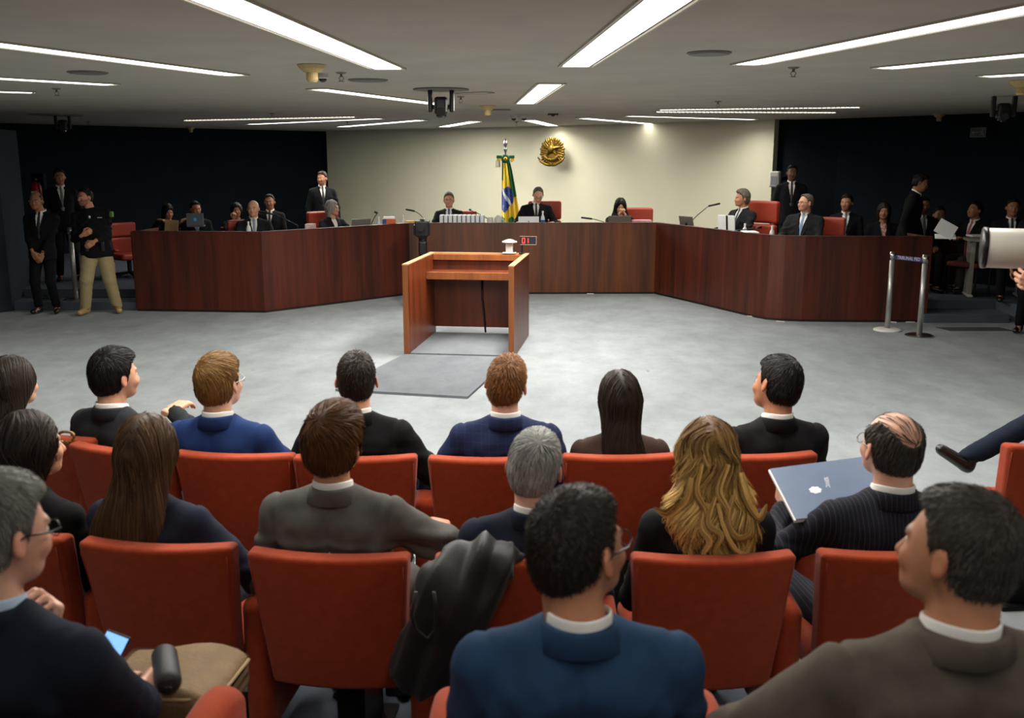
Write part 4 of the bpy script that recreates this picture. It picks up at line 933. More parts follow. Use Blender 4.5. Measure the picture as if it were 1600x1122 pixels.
MB().tube([(.64, LDp-tk-.01, .72), (.64, LDp-tk-.012, .45), (.66, LDp-tk-.015, .3), (.68, LDp-tk-.02, .04)], .012, 8).build('cable', BLK, lect, True)
def onlect(x, y): c, s = cos(rz), sin(rz); return (L0[0]+x*c-y*s, L0[1]+x*s+y*c)
q = onlect(.97, LDp-.05); r = empty('button_stand', 'small white box with a domed cap on the lectern back edge', 'device', (q[0], q[1], LH+.012), rz)
MB().box((0, 0, .006), (.16, .1, .012), .003, 1).build('base', WHT, r); MB().box((0, 0, .07), (.085, .06, .12), .006, 1).build('body', WHT, r); MB().lathe((0, 0, .13), (0, 0, .165), [(0, .09), (.3, .09), (1, .03)], 20).build('cap', WHT, r, False); MB().lathe((0, 0, .115), (0, 0, .131), [(0, .045), (1, .05)], 16).build('red_ring', mat('red_plastic', '8a2a2a', rough=.4), r)
q = onlect(1.12, LDp-.05); r = empty('countdown_display', 'small black countdown display with red digits 01 on the lectern', 'display', (q[0], q[1], LH+.012), rz)
MB().cyl((0, 0, 0), (0, 0, .1), .012, n=10).box((0, 0, .004), (.07, .07, .008), .002, 1).build('stand', BLK, r); MB().box((.075, 0, .155), (.2, .035, .095), .004, 1).build('housing', BLK, r)
b = MB(); b.box((.075, -.019, .203), (.2, .006, .006)); b.box((.075, -.019, .107), (.2, .006, .006)); b.box((.172, -.019, .155), (.006, .006, .095)); b.build('frame', mat('frame_grey', '8a7c70', rough=.4), r)
RED = mat('led_red', 'ff2a22', emit=2.6); 
def seg7(ch, x, z, w, h, m, par):
    on = {'0': 'abcdef', '1': 'bc'}[ch]; t = .009; b = MB()
    pos = {'a': (0, h, w, t), 'g': (0, h/2, w, t), 'd': (0, 0, w, t), 'b': (w/2, h*.75, t, h*.45), 'c': (w/2, h*.25, t, h*.45), 'f': (-w/2, h*.75, t, h*.45), 'e': (-w/2, h*.25, t, h*.45)}
    for c in on: a = pos[c]; b.box((x+a[0], -.0185, z+a[1]), (a[2], .004, a[3]))
    b.build('digit', m, par)
seg7('0', .02, .127, .03, .055, RED, r); seg7('1', .06, .127, .03, .055, RED, r); MB().box((.13, -.0185, .155), (.06, .003, .06)).build('dark_digits', mat('lcd_dark', '1b1f2a', rough=.3), r)
# video camera on a stand behind the lectern
p = atz(661, 440, 0); r = empty('video_camera', 'black video camera on a tripod between the lectern and the bench', 'camera', (p[0], 14.2, 0)); r.location.x = aty(661, 400, 14.2)[0]
b = MB()
for a in (pi/2, pi/2+2.1, pi/2-2.1): b.build; MB().tube([(0, 0, .75), (cos(a)*.32, sin(a)*.32, .012)], [.02, .012], 8).build('leg', BLK, r)
MB().cyl((0, 0, .6), (0, 0, 1.0), .06, n=12).build('column', BLK, r); MB().box((0, 0, 1.03), (.14, .16, .09), .015, 2).build('pan_head', BLK, r); MB().box((0, 0, .84), (.12, .12, .2), .03, 2).build('collar', BLK, r)
MB().box((0, 0, 1.12), (.2, .3, .22), .02, 2).box((.0, .02, 1.24), (.06, .2, .03), .01, 1).box((-.1, .02, 1.1), (.05, .2, .14), .01, 1).box((.09, .0, 1.17), (.03, .1, .08), .01, 1).build('camera_body', BLK, r); MB().cyl((0, -.14, 1.14), (0, -.25, 1.14), .05, n=20).build('lens', mat('lens_barrel', '1c1c1e', rough=.3), r)
# ---------------------------------------------------------------- stanchions
def stanchion(u, v, h, label, basem, rb=.165, z=0):
    q = atz(u, v, z); r = empty('stanchion', label, 'stanchion', (q[0], q[1], z), 0, 'belt posts at the bench')
    MB().lathe((0, 0, 0), (0, 0, .03), [(0, rb), (.4, rb), (.75, rb*.85), (1, .05)], 36).build('base', basem, r, False)
    MB().cyl((0, 0, .02), (0, 0, h-.09), .033, n=24).build('post', mat('post_satin', 'b2b2ae', rough=.4, metal=.8), r, True); MB().cyl((0, 0, h-.1), (0, 0, h), .038, n=24).build('belt_head', CHR, r, True); return q
s1 = stanchion(1386, 516, .98, 'steel belt post with a white round base, left of the right pair', mat('base_white', 'dedcd6', rough=.35)); s2 = stanchion(1436, 525, .98, 'steel belt post with a polished round base, right of the right pair', CHR)
d = s2[:2]-s1[:2]; r = empty('belt', 'purple barrier belt printed TRIBUNAL FED between the right posts', 'belt', (*((s1+s2)/2)[:2], .915), math.atan2(d[1], d[0]))
MB().box((0, 0, 0), (np.linalg.norm(d)-.07, .004, .055)).build('webbing', mat('belt_purple', '2b2450', rough=.7), r)
text('lettering', 'TRIBUNAL FED', .058, mat('belt_print', 'b9b4cf', rough=.7), r, (0, -.004, 0), (pi/2, 0, 0)).scale = (.86, 1, 1)
stanchion(119, 468, 1.03, 'steel belt post leaning into view beside the officer', CHR, z=.115); stanchion(80, 468, 1.03, 'steel belt post mostly hidden behind the suited guard on the left', CHR, .16, z=.115)
# ---------------------------------------------------------------- white side tables at right
TB = mat('laminate_grey', '99978a', rough=.5)
def side_table(px, py, y, w_, dp, h, label, rz_=0.):
    p = aty(px, py, y); r = empty('side_table', label, 'table', (p[0], y, .23), rz_, 'side tables on the right platform')
    MB().box((w_/2, dp/2, h), (w_, dp, .03), .005, 1).build('tabletop', TB, r); MB().box((w_/2+.02, dp-.06, h-.2), (w_-.12, .02, .32)).build('modesty_panel', TB, r)
    for x in (.09, w_-.09): MB().box((x, dp/2, h/2), (.05, dp-.14, h-.02), .004, 1).build('leg_panel', TB, r); MB().box((x, dp/2, .02), (.07, dp, .035), .012, 1).build('foot', WHT, r)
side_table(1513, 379, 13.35, .85, .5, .78, 'pale laminate side table with panel legs on the right platform', -.25)
# ---------------------------------------------------------------- seats
REDF = mat('seat_fabric', '9a3a1a', rough=.85, bump=.15, bscale=260, var=.08, vscale=30, sheen=.1, spec=.2)
REDL = mat('leather_red', '9a3218', rough=.5, bump=.1, bscale=120, var=.06, vscale=10); DKM = mat('metal_dark', '1b1b1d', rough=.4, metal=.6)
def mk_aud(label):
    r = empty('auditorium_seat', label, 'chair', (0, 0, 0), 0, 'red auditorium seats')
    def bend(V):
        V = V.copy(); t = (V[:, 2]+.25)/.5; V[:, 0] *= .85+.15*t; V[:, 1] -= .045*(1-(V[:, 0]/.26)**2); V[:, 1] += -(V[:, 2])*.2; return V
    MB().box((0, .03, .622), (.525, .08, .5), .02, 6, fn=bend).build('backrest', REDF, r, True)
    def cush(V): V = V.copy(); V[:, 2] += .02*(1-(V[:, 0]/.24)**2)*(V[:, 2] > 0); return V
    MB().box((0, .33, .4), (.44, .46, .12), .045, 6, fn=cush).build('seat', REDF, r, True)
    MB().box((0, .32, .17), (.1, .3, .34), .01, 1).box((0, .32, .01), (.2, .4, .02), .004, 1).build('pedestal', DKM, r)
    for q in (-1, 1): MB().tube([(q*.25*(.85+.15*t), .03-.045-(.5*t-.25)*.2, .372+.5*t) for t in np.linspace(.06, .94, 8)], .003, 5).build('piping', mat('piping_red', '8f3119', rough=.8), r, True)
    return r
def mk_arm(parent, x):
    def sh(V): V = V.copy(); t = (V[:, 1]+.26)/.52; V[:, 2] += np.where(V[:, 2] > 0, .05*t-.05*np.clip((t-.8)/.2, 0, 1)**2, 0); return V
    MB().box((x, .3, .39), (.1, .52, .5), .045, 6, fn=sh).build('armrest', REDF, parent, True)
proto = mk_aud('x'); mk_arm(proto, .285); first = [True]
def aud(x, y, z, rz_, label, left=False):
    global proto
    if first[0]: o = proto; first[0] = False; o.location = (x, y, z); o.rotation_euler = (0, 0, rz_); o['label'] = label
    else: o = copy_tree(proto, label, (x, y, z), (0, 0, rz_))
    return o
def aud_px(a, c, label, z=.87, z0=0., left=False):
    A = atz(*a, z+z0); B = atz(*c, z+z0); m = (A+B)/2; return aud(m[0], m[1]+.05, z0, math.atan2(B[1]-A[1], B[0]-A[0]), label, left)
aud_px((98, 692), (282, 712), 'red seat in the front row behind the man in charcoal'); aud_px((284, 708), (446, 712), 'red seat in the front row behind the man in the bright blue jacket')
aud_px((465, 715), (642, 714), 'red seat in the front row behind the man in black with cropped hair'); aud_px((678, 716), (852, 716), 'red seat in the front row behind the auburn-haired man')
aud_px((888, 713), (1062, 711), 'red seat in the front row behind the woman in the brown blazer'); aud_px((1092, 713), (1275, 709), 'red seat in the front row behind the black-haired man with tilted head')
aud_px((1577, 697), (1750, 693), 'red seat at the right end of the front row, cut by the picture edge')
aud(-2.1, 4.35, 0, -.42, 'red seat at the left end of the front row under the dark-haired woman')
aud_px((-110, 815), (118, 846), 'red seat in the second row at the left edge, behind the dark-haired woman'); aud_px((118, 846), (370, 857), 'red seat in the second row behind the woman with long straight brown hair', left=True)
aud_px((388, 863), (637, 872), 'red seat in the second row behind the man in grey'); aud_px((680, 873), (936, 873), 'red seat in the second row with a black robe hung over it')
aud_px((985, 872), (1248, 868), 'red seat in the second row behind the blonde woman'); aud_px((1290, 866), (1530, 862), 'red seat in the second row behind the balding man')
for x, y, rz_, l in ((-1.06, 1.74, -.12, 'red seat in the last row under the grey-haired man at lower left'), (-.45, 1.71, -.04, 'empty red seat in the last row between the two aisle armrests'), (.17, 1.69, 0, 'red seat in the last row under the man in the blue suit'), (.76, 1.66, .05, 'red seat in the last row under the large man at lower right')):
    o_ = aud(x, y, .15, rz_, l, left=False)
    if x > .7:
        for c in [c for c in C.objects if c.parent == o_ and c.name.startswith('armrest')]: bpy.data.objects.remove(c)
for o_ in [o for o in C.objects if o.get('category') == 'chair' and ('man in charcoal' in o['label'] or 'long straight brown hair' in o['label'])]:
    a = [c for c in C.objects if c.parent == o_ and c.name.startswith('armrest')][0].copy(); C.objects.link(a); a.parent = o_; a.location = (-.57, 0, 0)
def mk_judge(label):
    r = empty('judge_chair', label, 'chair', (0, 0, 0), 0, 'red leather high-back chairs at the bench')
    def bow(V): V = V.copy(); V[:, 1] += .05*(V[:, 0]/.27)**2; return V
    for z, h in ((.66, .34), (.99, .3)): MB().box((0, -.03-(z-.5)*.12, z), (.56, .11, h), .04, 6, fn=bow).build('back_cushion', REDL, r, True)
    for x in (-.12, .12): MB().ball((x, .02-.06, .99), (.014, .01, .014), 8, 5).build('button', REDL, r, True)
    MB().box((0, .22, .45), (.52, .5, .14), .05, 4).build('seat', REDL, r, True)
    for q in (-1, 1): MB().box((q*.3, .18, .6), (.08, .42, .06), .025, 3).box((q*.3, .12, .52), (.04, .06, .16), .01, 1).build('armrest', REDL, r, True)
    MB().cyl((0, .2, .08), (0, .2, .4), .035, n=12).build('column', DKM, r)
    b = MB()
    for k in range(5): a = 2*pi*k/5; b.tube([(0, .2, .1), (cos(a)*.3, .2+sin(a)*.3, .05)], [.028, .018], 8); b.ball((cos(a)*.3, .2+sin(a)*.3, .03), (.03, .03, .03), 8, 6)
    b.build('base', DKM, r); return r
jc = None
GUEST = mat('guest_seat', '5a1d12', rough=.8)
def guest_chair(x, y, rz_, label, z=.23):
    r = empty('guest_chair', label, 'chair', (x, y, z), rz_, 'dark low chairs along the side walls')
    MB().box((0, -.02, .6), (.46, .06, .3), .025, 2).build('backrest', GUEST, r, True); MB().box((0, .2, .43), (.46, .44, .07), .025, 2).build('seat', GUEST, r, True)
    for x_ in (-.2, .2):
        for y_ in (.02, .38): MB().cyl((x_, y_, 0), (x_, y_, .42), .014, n=8).build('leg', DKM, r)
    return r
def judge_chair(x, y, rz_, label, z=.23, sc=1.):
    global jc
    if jc is None: jc = mk_judge(label); o = jc
    else: o = copy_tree(jc, label)
    o.location = (x, y, z); o.rotation_euler = (0, 0, rz_); o['label'] = label; o.scale = (1, 1, sc); return o
# ---------------------------------------------------------------- the audience
def aud_person(u, v, y, label, z0=0., **kw):
    q = aty(u, v, y); return person(label, q[0], y+.035, q[2]-z0, z0, **kw)
BLACK = fab('suit_black', '17171a'); CHAR = fab('suit_charcoal', '26282c'); ROYAL = fab('suit_royal', '1d3260'); NAVYP = fab('suit_navy_plaid', '222a4a', check='2f3c60'); BROWN = fab('suit_brown', '3d2e28')
GREY = fab('suit_grey', '5c5a56'); DNAVY = fab('suit_dark_navy', '1e2433'); MID = fab('suit_mid_blue', '27405e'); PIN = fab('suit_pin', '1f1f26', stripe='4d4d58'); TAUPE = fab('suit_taupe', '5a5148')
f1, f2 = 4.2, 3.12
lap = lambda s=1: dict(L=((-.13, .26, .62), (.35, 1, -.1), (0, 0, -1)), R=((.13, .26, .62), (-.35, 1, -.1), (0, 0, -1)))
LH_ = dict(style='long')
aud_person(22, 555, 4.5, 'woman with long dark straight hair, front row at the left picture edge', lod=0, female=True, sw=.15, rz=-.4, ears=False, hair=dict(LH_, col='dark', n=3639), jacket=BLACK, head=(-5, 0, 0))
aud_person(180, 542, 4.36, 'man with neat dark hair in charcoal jacket, hand on the next armrest, front row left', lod=0, rz=-.3, hair=dict(col='black', top=.02, h=.011), skn='light', jacket=CHAR, head=(-22, 0, 4), twist=-6,
           hands=dict(L=((-.15, .2, .6), (.3, 1, 0), (0, 0, -1)), R=((.06, .27, .9), (.1, .9, .15), (0, .2, -1), .5, (1, -.3, -.5))))
aud_person(343, 552, f1, 'man with light brown hair and glasses in a bright blue jacket, front row', lod=0, rz=-.15, hair=dict(col='fairbrown', top=.024, h=.014, comb=(.5, .4, 0), len=.04), skn='fair', jacket=ROYAL, head=(-14, 3, 0), sw=.178, glasses='b9b4a8', hands=dict(L=((-.2, .2, .6), (.3, 1, 0), (0, 0, -1), .6, (-.9, -.4, -.6)), R=((.22, .2, .6), (-.3, 1, 0), (0, 0, -1), .6, (.9, -.4, -.6))))
aud_person(556, 547, f1, 'man with short dark hair in a plain black jacket, front row left of centre', lod=0, hair=dict(col='dark', top=.012, h=.006, len=.018), skn='light', jacket=fab('suit_black_front', '141416'), sw=.178, head=(3, 0, 0), hands=dict(L=((-.2, .2, .6), (.3, 1, 0), (0, 0, -1), .6, (-.9, -.4, -.6)), R=((.22, .2, .6), (-.3, 1, 0), (0, 0, -1), .6, (.9, -.4, -.6))))
aud_person(790, 553, f1, 'man with short auburn hair and beard in a navy checked jacket, front row centre', lod=0, hair=dict(col='auburn', top=.015, h=.007, len=.02, lift=.008), skn='fair', jacket=NAVYP, sw=.178, head=(-10, 2, 8), beard=.7, hands=dict(L=((-.2, .2, .6), (.3, 1, 0), (0, 0, -1), .6, (-.9, -.4, -.6)), R=((.2, .22, .6), (-.3, 1, 0), (0, 0, -1))))
aud_person(970, 577, f1, 'woman with long straight dark hair in a brown blazer, front row', lod=0, female=True, sw=.155, ears=False, hair=dict(LH_, col='dark', n=3919, len=.28, secs=[(.02, 0, -.022, .086, .106), (-.05, 0, -.035, .086, .09), (-.12, 0, -.07, .08, .07), (-.2, .01, -.108, .085, .05), (-.3, .03, -.12, .085, .042), (-.38, .04, -.12, .07, .03)]), jacket=BROWN, head=(4, 0, -4))
aud_person(1212, 555, f1, 'man with black hair and tilted head in a black jacket, front row right', lod=0, rz=.15, hair=dict(col='black', top=.018, h=.009), skn='tan', jacket=fab('suit_black_right', '151517'), head=(25, 0, 12), sw=.172)
# second row
aud_person(48, 640, 3.3, 'woman with dark wavy hair in black, second row at the left edge', lod=0, female=True, sw=.155, rz=-.35, ears=False, hair=dict(LH_, col='dark', n=3639, wave=(.5, 40)), jacket=fab('knit_black', '0f0f11'), head=(-25, 0, 0))
aud_person(232, 645, 3.2, 'woman with long straight brown hair in a dark blazer, second row left', lod=0, female=True, sw=.158, rz=-.2, ears=False, hair=dict(LH_, col='brown', n=4462, len=.3, w=.0013, secs=[(.02, 0, -.022, .088, .108), (-.05, 0, -.035, .09, .092), (-.12, -.01, -.07, .098, .07), (-.19, -.025, -.1, .115, .055), (-.26, -.04, -.115, .12, .045), (-.33, -.045, -.12, .1, .03)]), jacket=fab('blazer_dark', '202433'), head=(-3, 0, 0), hands=dict(L=((-.14, .25, .6), (.3, 1, 0), (0, 0, -1)), R=((.24, .22, .6), (0, 1, 0), (0, 0, -1), .6, (1, -.3, -.6))))
aud_person(522, 630, f2, 'man with thick longish brown hair in a grey suit, second row', lod=0, rz=-.08, hair=dict(col='chest', top=.026, h=.02, side=.012, comb=(.4, .2, .1), len=.055, w=.0014, lift=.008, n=4165, zf=([-.13, -.06, -.03, -.012, .012, .03, .05, .1], [-.125, -.12, -.08, -.045, -.035, .035, .06, .082])), skn='tan', jacket=GREY, head=(-16, 4, 5), sw=.18,
           hands=dict(L=((-.15, .2, .6), (.3, 1, 0), (0, 0, -1), .6, (-.6, -.4, -.8)), R=((.3, .3, .74), (-.2, 1, .15), (-.3, 0, -1), .6, (1, -.3, -.5))), wrinkle=1.2)
aud_person(834, 668, f2, 'grey-haired man in a dark navy suit, second row centre', lod=0, hair=dict(col='grey', top=.014, h=.009, len=.03, n=3867), skn='fair', jacket=DNAVY, head=(-12, 0, 7), sw=.18, wide=1.06)
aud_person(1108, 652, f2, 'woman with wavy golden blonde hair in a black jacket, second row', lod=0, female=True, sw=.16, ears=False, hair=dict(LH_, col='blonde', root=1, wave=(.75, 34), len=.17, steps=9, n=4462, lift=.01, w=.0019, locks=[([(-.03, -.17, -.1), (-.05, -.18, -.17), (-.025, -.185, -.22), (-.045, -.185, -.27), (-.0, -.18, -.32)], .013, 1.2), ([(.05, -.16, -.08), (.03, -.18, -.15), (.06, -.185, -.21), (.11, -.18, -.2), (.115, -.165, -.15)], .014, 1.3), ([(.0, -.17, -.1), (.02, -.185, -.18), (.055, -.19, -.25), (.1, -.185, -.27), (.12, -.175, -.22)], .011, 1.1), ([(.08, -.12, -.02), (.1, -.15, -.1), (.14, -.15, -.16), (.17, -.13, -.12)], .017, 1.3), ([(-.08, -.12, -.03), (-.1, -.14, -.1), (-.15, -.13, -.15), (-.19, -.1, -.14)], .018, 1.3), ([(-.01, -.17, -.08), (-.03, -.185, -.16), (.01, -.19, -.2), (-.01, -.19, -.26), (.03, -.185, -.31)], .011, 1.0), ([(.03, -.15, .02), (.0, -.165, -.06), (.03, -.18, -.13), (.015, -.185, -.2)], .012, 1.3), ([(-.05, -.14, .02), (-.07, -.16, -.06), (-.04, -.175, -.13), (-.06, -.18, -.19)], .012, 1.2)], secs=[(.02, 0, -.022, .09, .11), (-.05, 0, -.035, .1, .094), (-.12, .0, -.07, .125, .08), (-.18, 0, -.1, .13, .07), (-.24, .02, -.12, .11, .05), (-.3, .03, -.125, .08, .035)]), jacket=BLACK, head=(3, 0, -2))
bald = aud_person(1393, 637, 3.14, 'balding man with glasses in a dark pinstripe suit holding a blue folder', lod=0, rz=.12, hair=dict(style='bald', col='darkgrey', h=.006, n=3639, thin=.07, bx=.0, bz=.075, by=.135, zf=([-.13, -.06, -.03, -.012, .012, .03, .05, .1], [-.088, -.086, -.07, -.035, -.03, .02, .05, .082])), skn='fair', jacket=PIN, head=(10, 4, 0), sw=.18, glasses='6a655c', wide=1.1,
           hands=dict(L=((-.2, .3, .85), (0, 1, .2), (1, 0, 0), .8, (-.7, -.5, -.7)), R=((.16, .25, .7), (-.35, 1, 0), (0, 0, -1))))
# last row
gm_ = aud_person(-8, 735, 1.88, 'grey-haired man with glasses in a dark navy suit looking at his phone, lower left', z0=.15, lod=0, rz=-.25, hair=dict(col='salt', top=.014, h=.008, len=.022, n=4165, w=.0008), skn='fair', jacket=fab('suit_night_navy', '171e2c'), shirt=mat('shirt_blue', 'a9bdd2', rough=.8, bump=.05, bscale=300), head=(-18, -8, 0), sw=.185, glasses='17171a',
           hands=dict(L=((-.08, .15, .87), (.25, .15, 1), (-.3, -1, .1), 1.2), R=((.03, .34, .62), (-.1, 1, .1), (-.6, 0, -.6), .9, (.8, -.4, -.4))), k=1.05)
aud_person(905, 755, 1.86, 'man with cropped dark hair and black glasses in a mid-blue suit, lower centre', z0=.15, lod=0, hair=dict(col='dark', top=.01, h=.004, side=.002, len=.012, n=5355, w=.0007, lift=.004), skn='tan', jacket=MID, head=(-48, 2, 0), sw=.185, glasses='17171a', k=1.05, wide=1.08)
aud_person(1497, 757, 1.78, 'heavy man with cropped dark hair in a taupe jacket, lower right corner', z0=.15, lod=0, rz=.1, hair=dict(col='darkgrey', top=.012, h=.005, side=.003, len=.014, n=5355, w=.0008, lift=.004), skn='tan', jacket=TAUPE, head=(38, 3, 6), sw=.215, k=1.06, wide=1.16, fat=.15, wrinkle=1.6, hands=dict(L=((-.35, .25, .62), (0, 1, 0), (0, 0, -1), .6, (-1, -.3, -.3)), R=((.25, .2, .6), (0, 1, 0), (0, 0, -1))))
# crossed legs at the right edge: a seated man facing the court from the side
SOCK = mat('sock_black', '0d0d0f', rough=.9)
cx, cy = 3.28, 5.1
seated_side = person('seated man at the right picture edge with crossed legs and black loafers', cx, cy, 1.3, 0, pi/2, lod=1, hair=dict(col='dark'), jacket=fab('suit_side_navy', '151d2c'), trousers=fab('suit_side_navy', '151d2c'), hipfwd=0.,
       legs_over={1: ((.05, .40, .72), (.03, .79, .50)), -1: ((-.02, .47, .5), (.06, .5, .09))}, toes={1: (0, .75, .5)})
MB().tube([(cx-.66, cy+.035, .575), (cx-.72, cy+.03, .54), (cx-.8, cy+.03, .49)], [.046, .044, .042], 14).build('sock', SOCK, seated_side, True, loc=(0, 0, 0)).matrix_parent_inverse = seated_side.matrix_basis.inverted()
judge_chair(cx+.02, cy, pi/2, 'dark red chair under the man with crossed legs at the right edge', 0)
# photographer with the white telephoto lens, standing at the right edge
LX = aty(1572, 388, 3.9)
ph = person('photographer at the right picture edge raising a long white lens, fingers in view', LX[0]+.57, LX[1]-.14, 1.88, 0, pi/2, pose='stand', lod=1, hair=dict(col='dark'), jacket=fab('shirt_black', '111113'), trousers=fab('shirt_black', '111113'), head=(0, 0, 0),
            hands=dict(L=((-.06, .47, 1.625), (.1, 1, .12), (1, 0, .3), .7, (0, -.6, -1)), R=((.1, .25, 1.62), (-.2, 1, 0), (-1, 0, 0), .8, (.6, -.3, -.8))), lean=-2)
r = empty('telephoto_lens', 'big white telephoto lens with black hood rim at the right picture edge', 'lens', (LX[0]-.085, LX[1]+.03, LX[2]), -.35)
WHL = mat('lens_white', 'd8d3c6', rough=.35)
MB().lathe((0, 0, 0), (.02, 0, 0), [(0, .078), (.2, .082), (1, .082)], 40).build('hood_rim', BLK, r, True); MB().lathe((.02, 0, 0), (.17, 0, 0), [(0, .079), (.9, .079), (1, .075)], 40, False).build('barrel', WHL, r, True)
MB().lathe((.17, 0, 0), (.19, 0, 0), [(0, .076), (1, .076)], 40).build('red_ring', mat('ring_rust', '7c4a3c', rough=.5), r, True); MB().lathe((.19, 0, 0), (.5, 0, 0), [(0, .07), (.3, .065), (.5, .05), (1, .045)], 32).build('rear_barrel', WHL, r, True)
MB().lathe((.03, 0, 0), (.035, 0, 0), [(0, .07), (1, .07)], 32).build('front_glass', mat('lens_glass', '0a0a10', rough=.08), r); MB().box((.57, 0, -.01), (.12, .14, .12), .02, 2).build('camera_body', BLK, r)
# ---------------------------------------------------------------- things among the audience
# blue folder
P4 = [aty(1203, 733, 3.42), aty(1365, 712, 3.42), aty(1400, 800, 3.12), aty(1244, 812, 3.12)]
ctr = sum(P4)/4; ux = nz(P4[1]-P4[0]); uy = nz(P4[0]-P4[3]); un = nz(np.cross(ux, uy)); uy = np.cross(un, ux)
from mathutils import Matrix
r = empty('folder', 'open dark blue folder with white crest and lettering held by the balding man', 'folder', (0, 0, 0)); r.matrix_world = Matrix([(ux[i], uy[i], un[i], ctr[i]) for i in range(3)]+[(0, 0, 0, 1)])
loc4 = [(float((p-ctr)@ux), float((p-ctr)@uy)) for p in P4]
MB().prism(loc4[::-1], .003, .006).build('cover', mat('folder_blue', '4a5c78', rough=.4, var=.04, vscale=12), r); MB().prism([(x-.006, y) for x, y in loc4[::-1]], -.008, .002).build('pages', mat('paper', 'dcdcd8', rough=.8), r)
wp = mat('print_white', 'd8dade', rough=.6)
def onf(u, v): d_ = ray(u, v); o_ = np.array((0, 0, CAMH)); k_ = ((ctr-o_)@un)/(d_@un); q_ = o_+d_*k_-ctr; return float(q_@ux), float(q_@uy)
q1 = onf(1292, 756); q0 = onf(1290, 747); a1 = math.atan2(q1[1]-q0[1], q1[0]-q0[0])
text('lettering', 'SERVIC', .02, wp, r, (q1[0], q1[1], .0065), (0, 0, a1), ext=.0004); cq = onf(1274, 768)
b = MB()
for k in range(7): a = 2*pi*k/7; b.ball((cq[0]+cos(a)*.014, cq[1]+sin(a)*.014, .0065), (.008, .008, .001), 8, 4)
b.ball((cq[0], cq[1], .0065), (.007, .007, .0012), 8, 4); b.build('crest', wp, r)
# black robe over the second-row seat
sx, sy = atz(700, 873, .87)[:2]; s = SDF((sx-.5, sy-.3, .1), (sx+.45, sy+.35, 1.05), .011)
rb = lambda u, v, y: aty(u, v, y)
s.cone(rb(775, 850, sy-.05), rb(735, 870, sy-.07), .028, .05, .04); s.cone(rb(735, 870, sy-.07), rb(690, 905, sy-.12), .05, .07, .05); s.cone(rb(760, 880, sy-.12), rb(700, 950, sy-.14), .07, .085, .05)
s.cone(rb(810, 868, sy-.02), rb(740, 890, sy-.08), .03, .05, .04); s.cone(rb(690, 920, sy-.13), rb(655, 1040, sy-.1), .07, .085, .06); s.cone(rb(730, 940, sy-.13), rb(700, 1040, sy-.1), .075, .09, .06); s.cone(rb(785, 895, sy-.1), rb(735, 960, sy-.13), .05, .06, .05)
s.cone(rb(655, 1010, sy-.1), rb(645, 1055, sy-.08), .06, .055, .05); s.cone(rb(700, 1010, sy-.1), rb(705, 1060, sy-.07), .09, .07, .05)
V, Q = s.mesh(); V = relax(V, Q, 2); N_ = vnormals(V, Q); u_ = V[:, 0]*.8+V[:, 2]*.35
V = V+N_*(.02*(.5-np.abs(np.sin((V[:, 0]*.9-V[:, 2]*.42)*34+wob(V, 5, 3)*1.8)))+.007*np.sin((V[:, 0]*.9-V[:, 2]*.3)*80+wob(V, 6, 4)*3)+.002*wob(V, 30, 8))[:, None].astype(np.float32)
rbm = mat('robe_satin', '080908', rough=.6, bump=.1, bscale=120, sheen=.05); o = empty('robe', 'crumpled black robe hanging over the second-row seat back', 'robe', (0, 0, 0), 0); link('cloth', mesh_np('robe', V.astype(np.float32), Q), rbm, o)
pts = [rb(x_, y_, sy-.24) for x_, y_ in ((650, 925), (643, 960), (650, 985), (668, 998), (680, 985), (681, 950), (678, 925))]; MB().tube([p_ for p_ in pts], .006, 6).build('strap', rbm, o, True)
# brown bag, black case, phone
q = aty(262, 1060, 2.35); bagm = mat('bag_canvas', '6b5336', rough=.75, var=.15, vscale=14, bump=.25, bscale=90)
r = empty('shoulder_bag', 'brown canvas shoulder bag on the knees of the grey-haired man', 'bag', (q[0]-.01, q[1]+.06, .70), -.1)
def sag(V): V = V.copy(); V[:, 2] += .012*np.sin(V[:, 0]*18)*(V[:, 2] > 0)-.03*(V[:, 0]/.18)**2*(V[:, 2] > 0); return V
MB().box((0, 0, 0), (.33, .3, .13), .035, 6, fn=sag).build('body', bagm, r, True); MB().box((0, -.005, .045), (.34, .27, .05), .022, 6, fn=sag).build('flap', mat('bag_flap', '7d6444', rough=.75, var=.12, vscale=14, bump=.25, bscale=90), r, True)
MB().tube([(-.17, -.13, .0), (-.16, -.145, .05), (.1, -.145, .055), (.17, -.1, .04), (.175, .1, .04)], .005, 6).build('piping', mat('bag_trim', '8f774f', rough=.7), r, True)
bt = q[2]
p1, p2 = aty(241, 1000, 2.36), aty(250, 1058, 2.2); dz = .80; r = empty('speaker_case', 'black rounded cylindrical case lying on the brown bag', 'case', (0, 0, 0))
a_ = np.array((p1[0], 2.42, .80)); c_ = np.array((p2[0], 2.25, .80)); r.location = a_; MB().lathe((0, 0, 0), tuple(c_-a_), [(0, .012), (.02, .026), (.1, .0335), (.9, .0335), (.98, .026), (1, .012)], 24).build('shell', mat('case_black', '26282a', rough=.45, bump=.3, bscale=300), r, True)
MB().box(tuple((c_-a_)*1.0+np.array((.0, -.001, -.004))), (.018, .006, .006), .002, 1).build('logo_plate', CHR, r)
q = aty(166, 1032, 2.4); r = empty('smartphone', 'smartphone with lit blue screen held by the grey-haired man', 'phone', tuple(q), -.3); r.rotation_euler = (.9, .2, -.3)
MB().box((0, 0, 0), (.075, .15, .009), .003, 1).build('body', BLK, r); MB().box((0, 0, .0052), (.068, .138, .001)).build('screen', mat('screen_blue', '6f9fd8', emit=1.6), r)
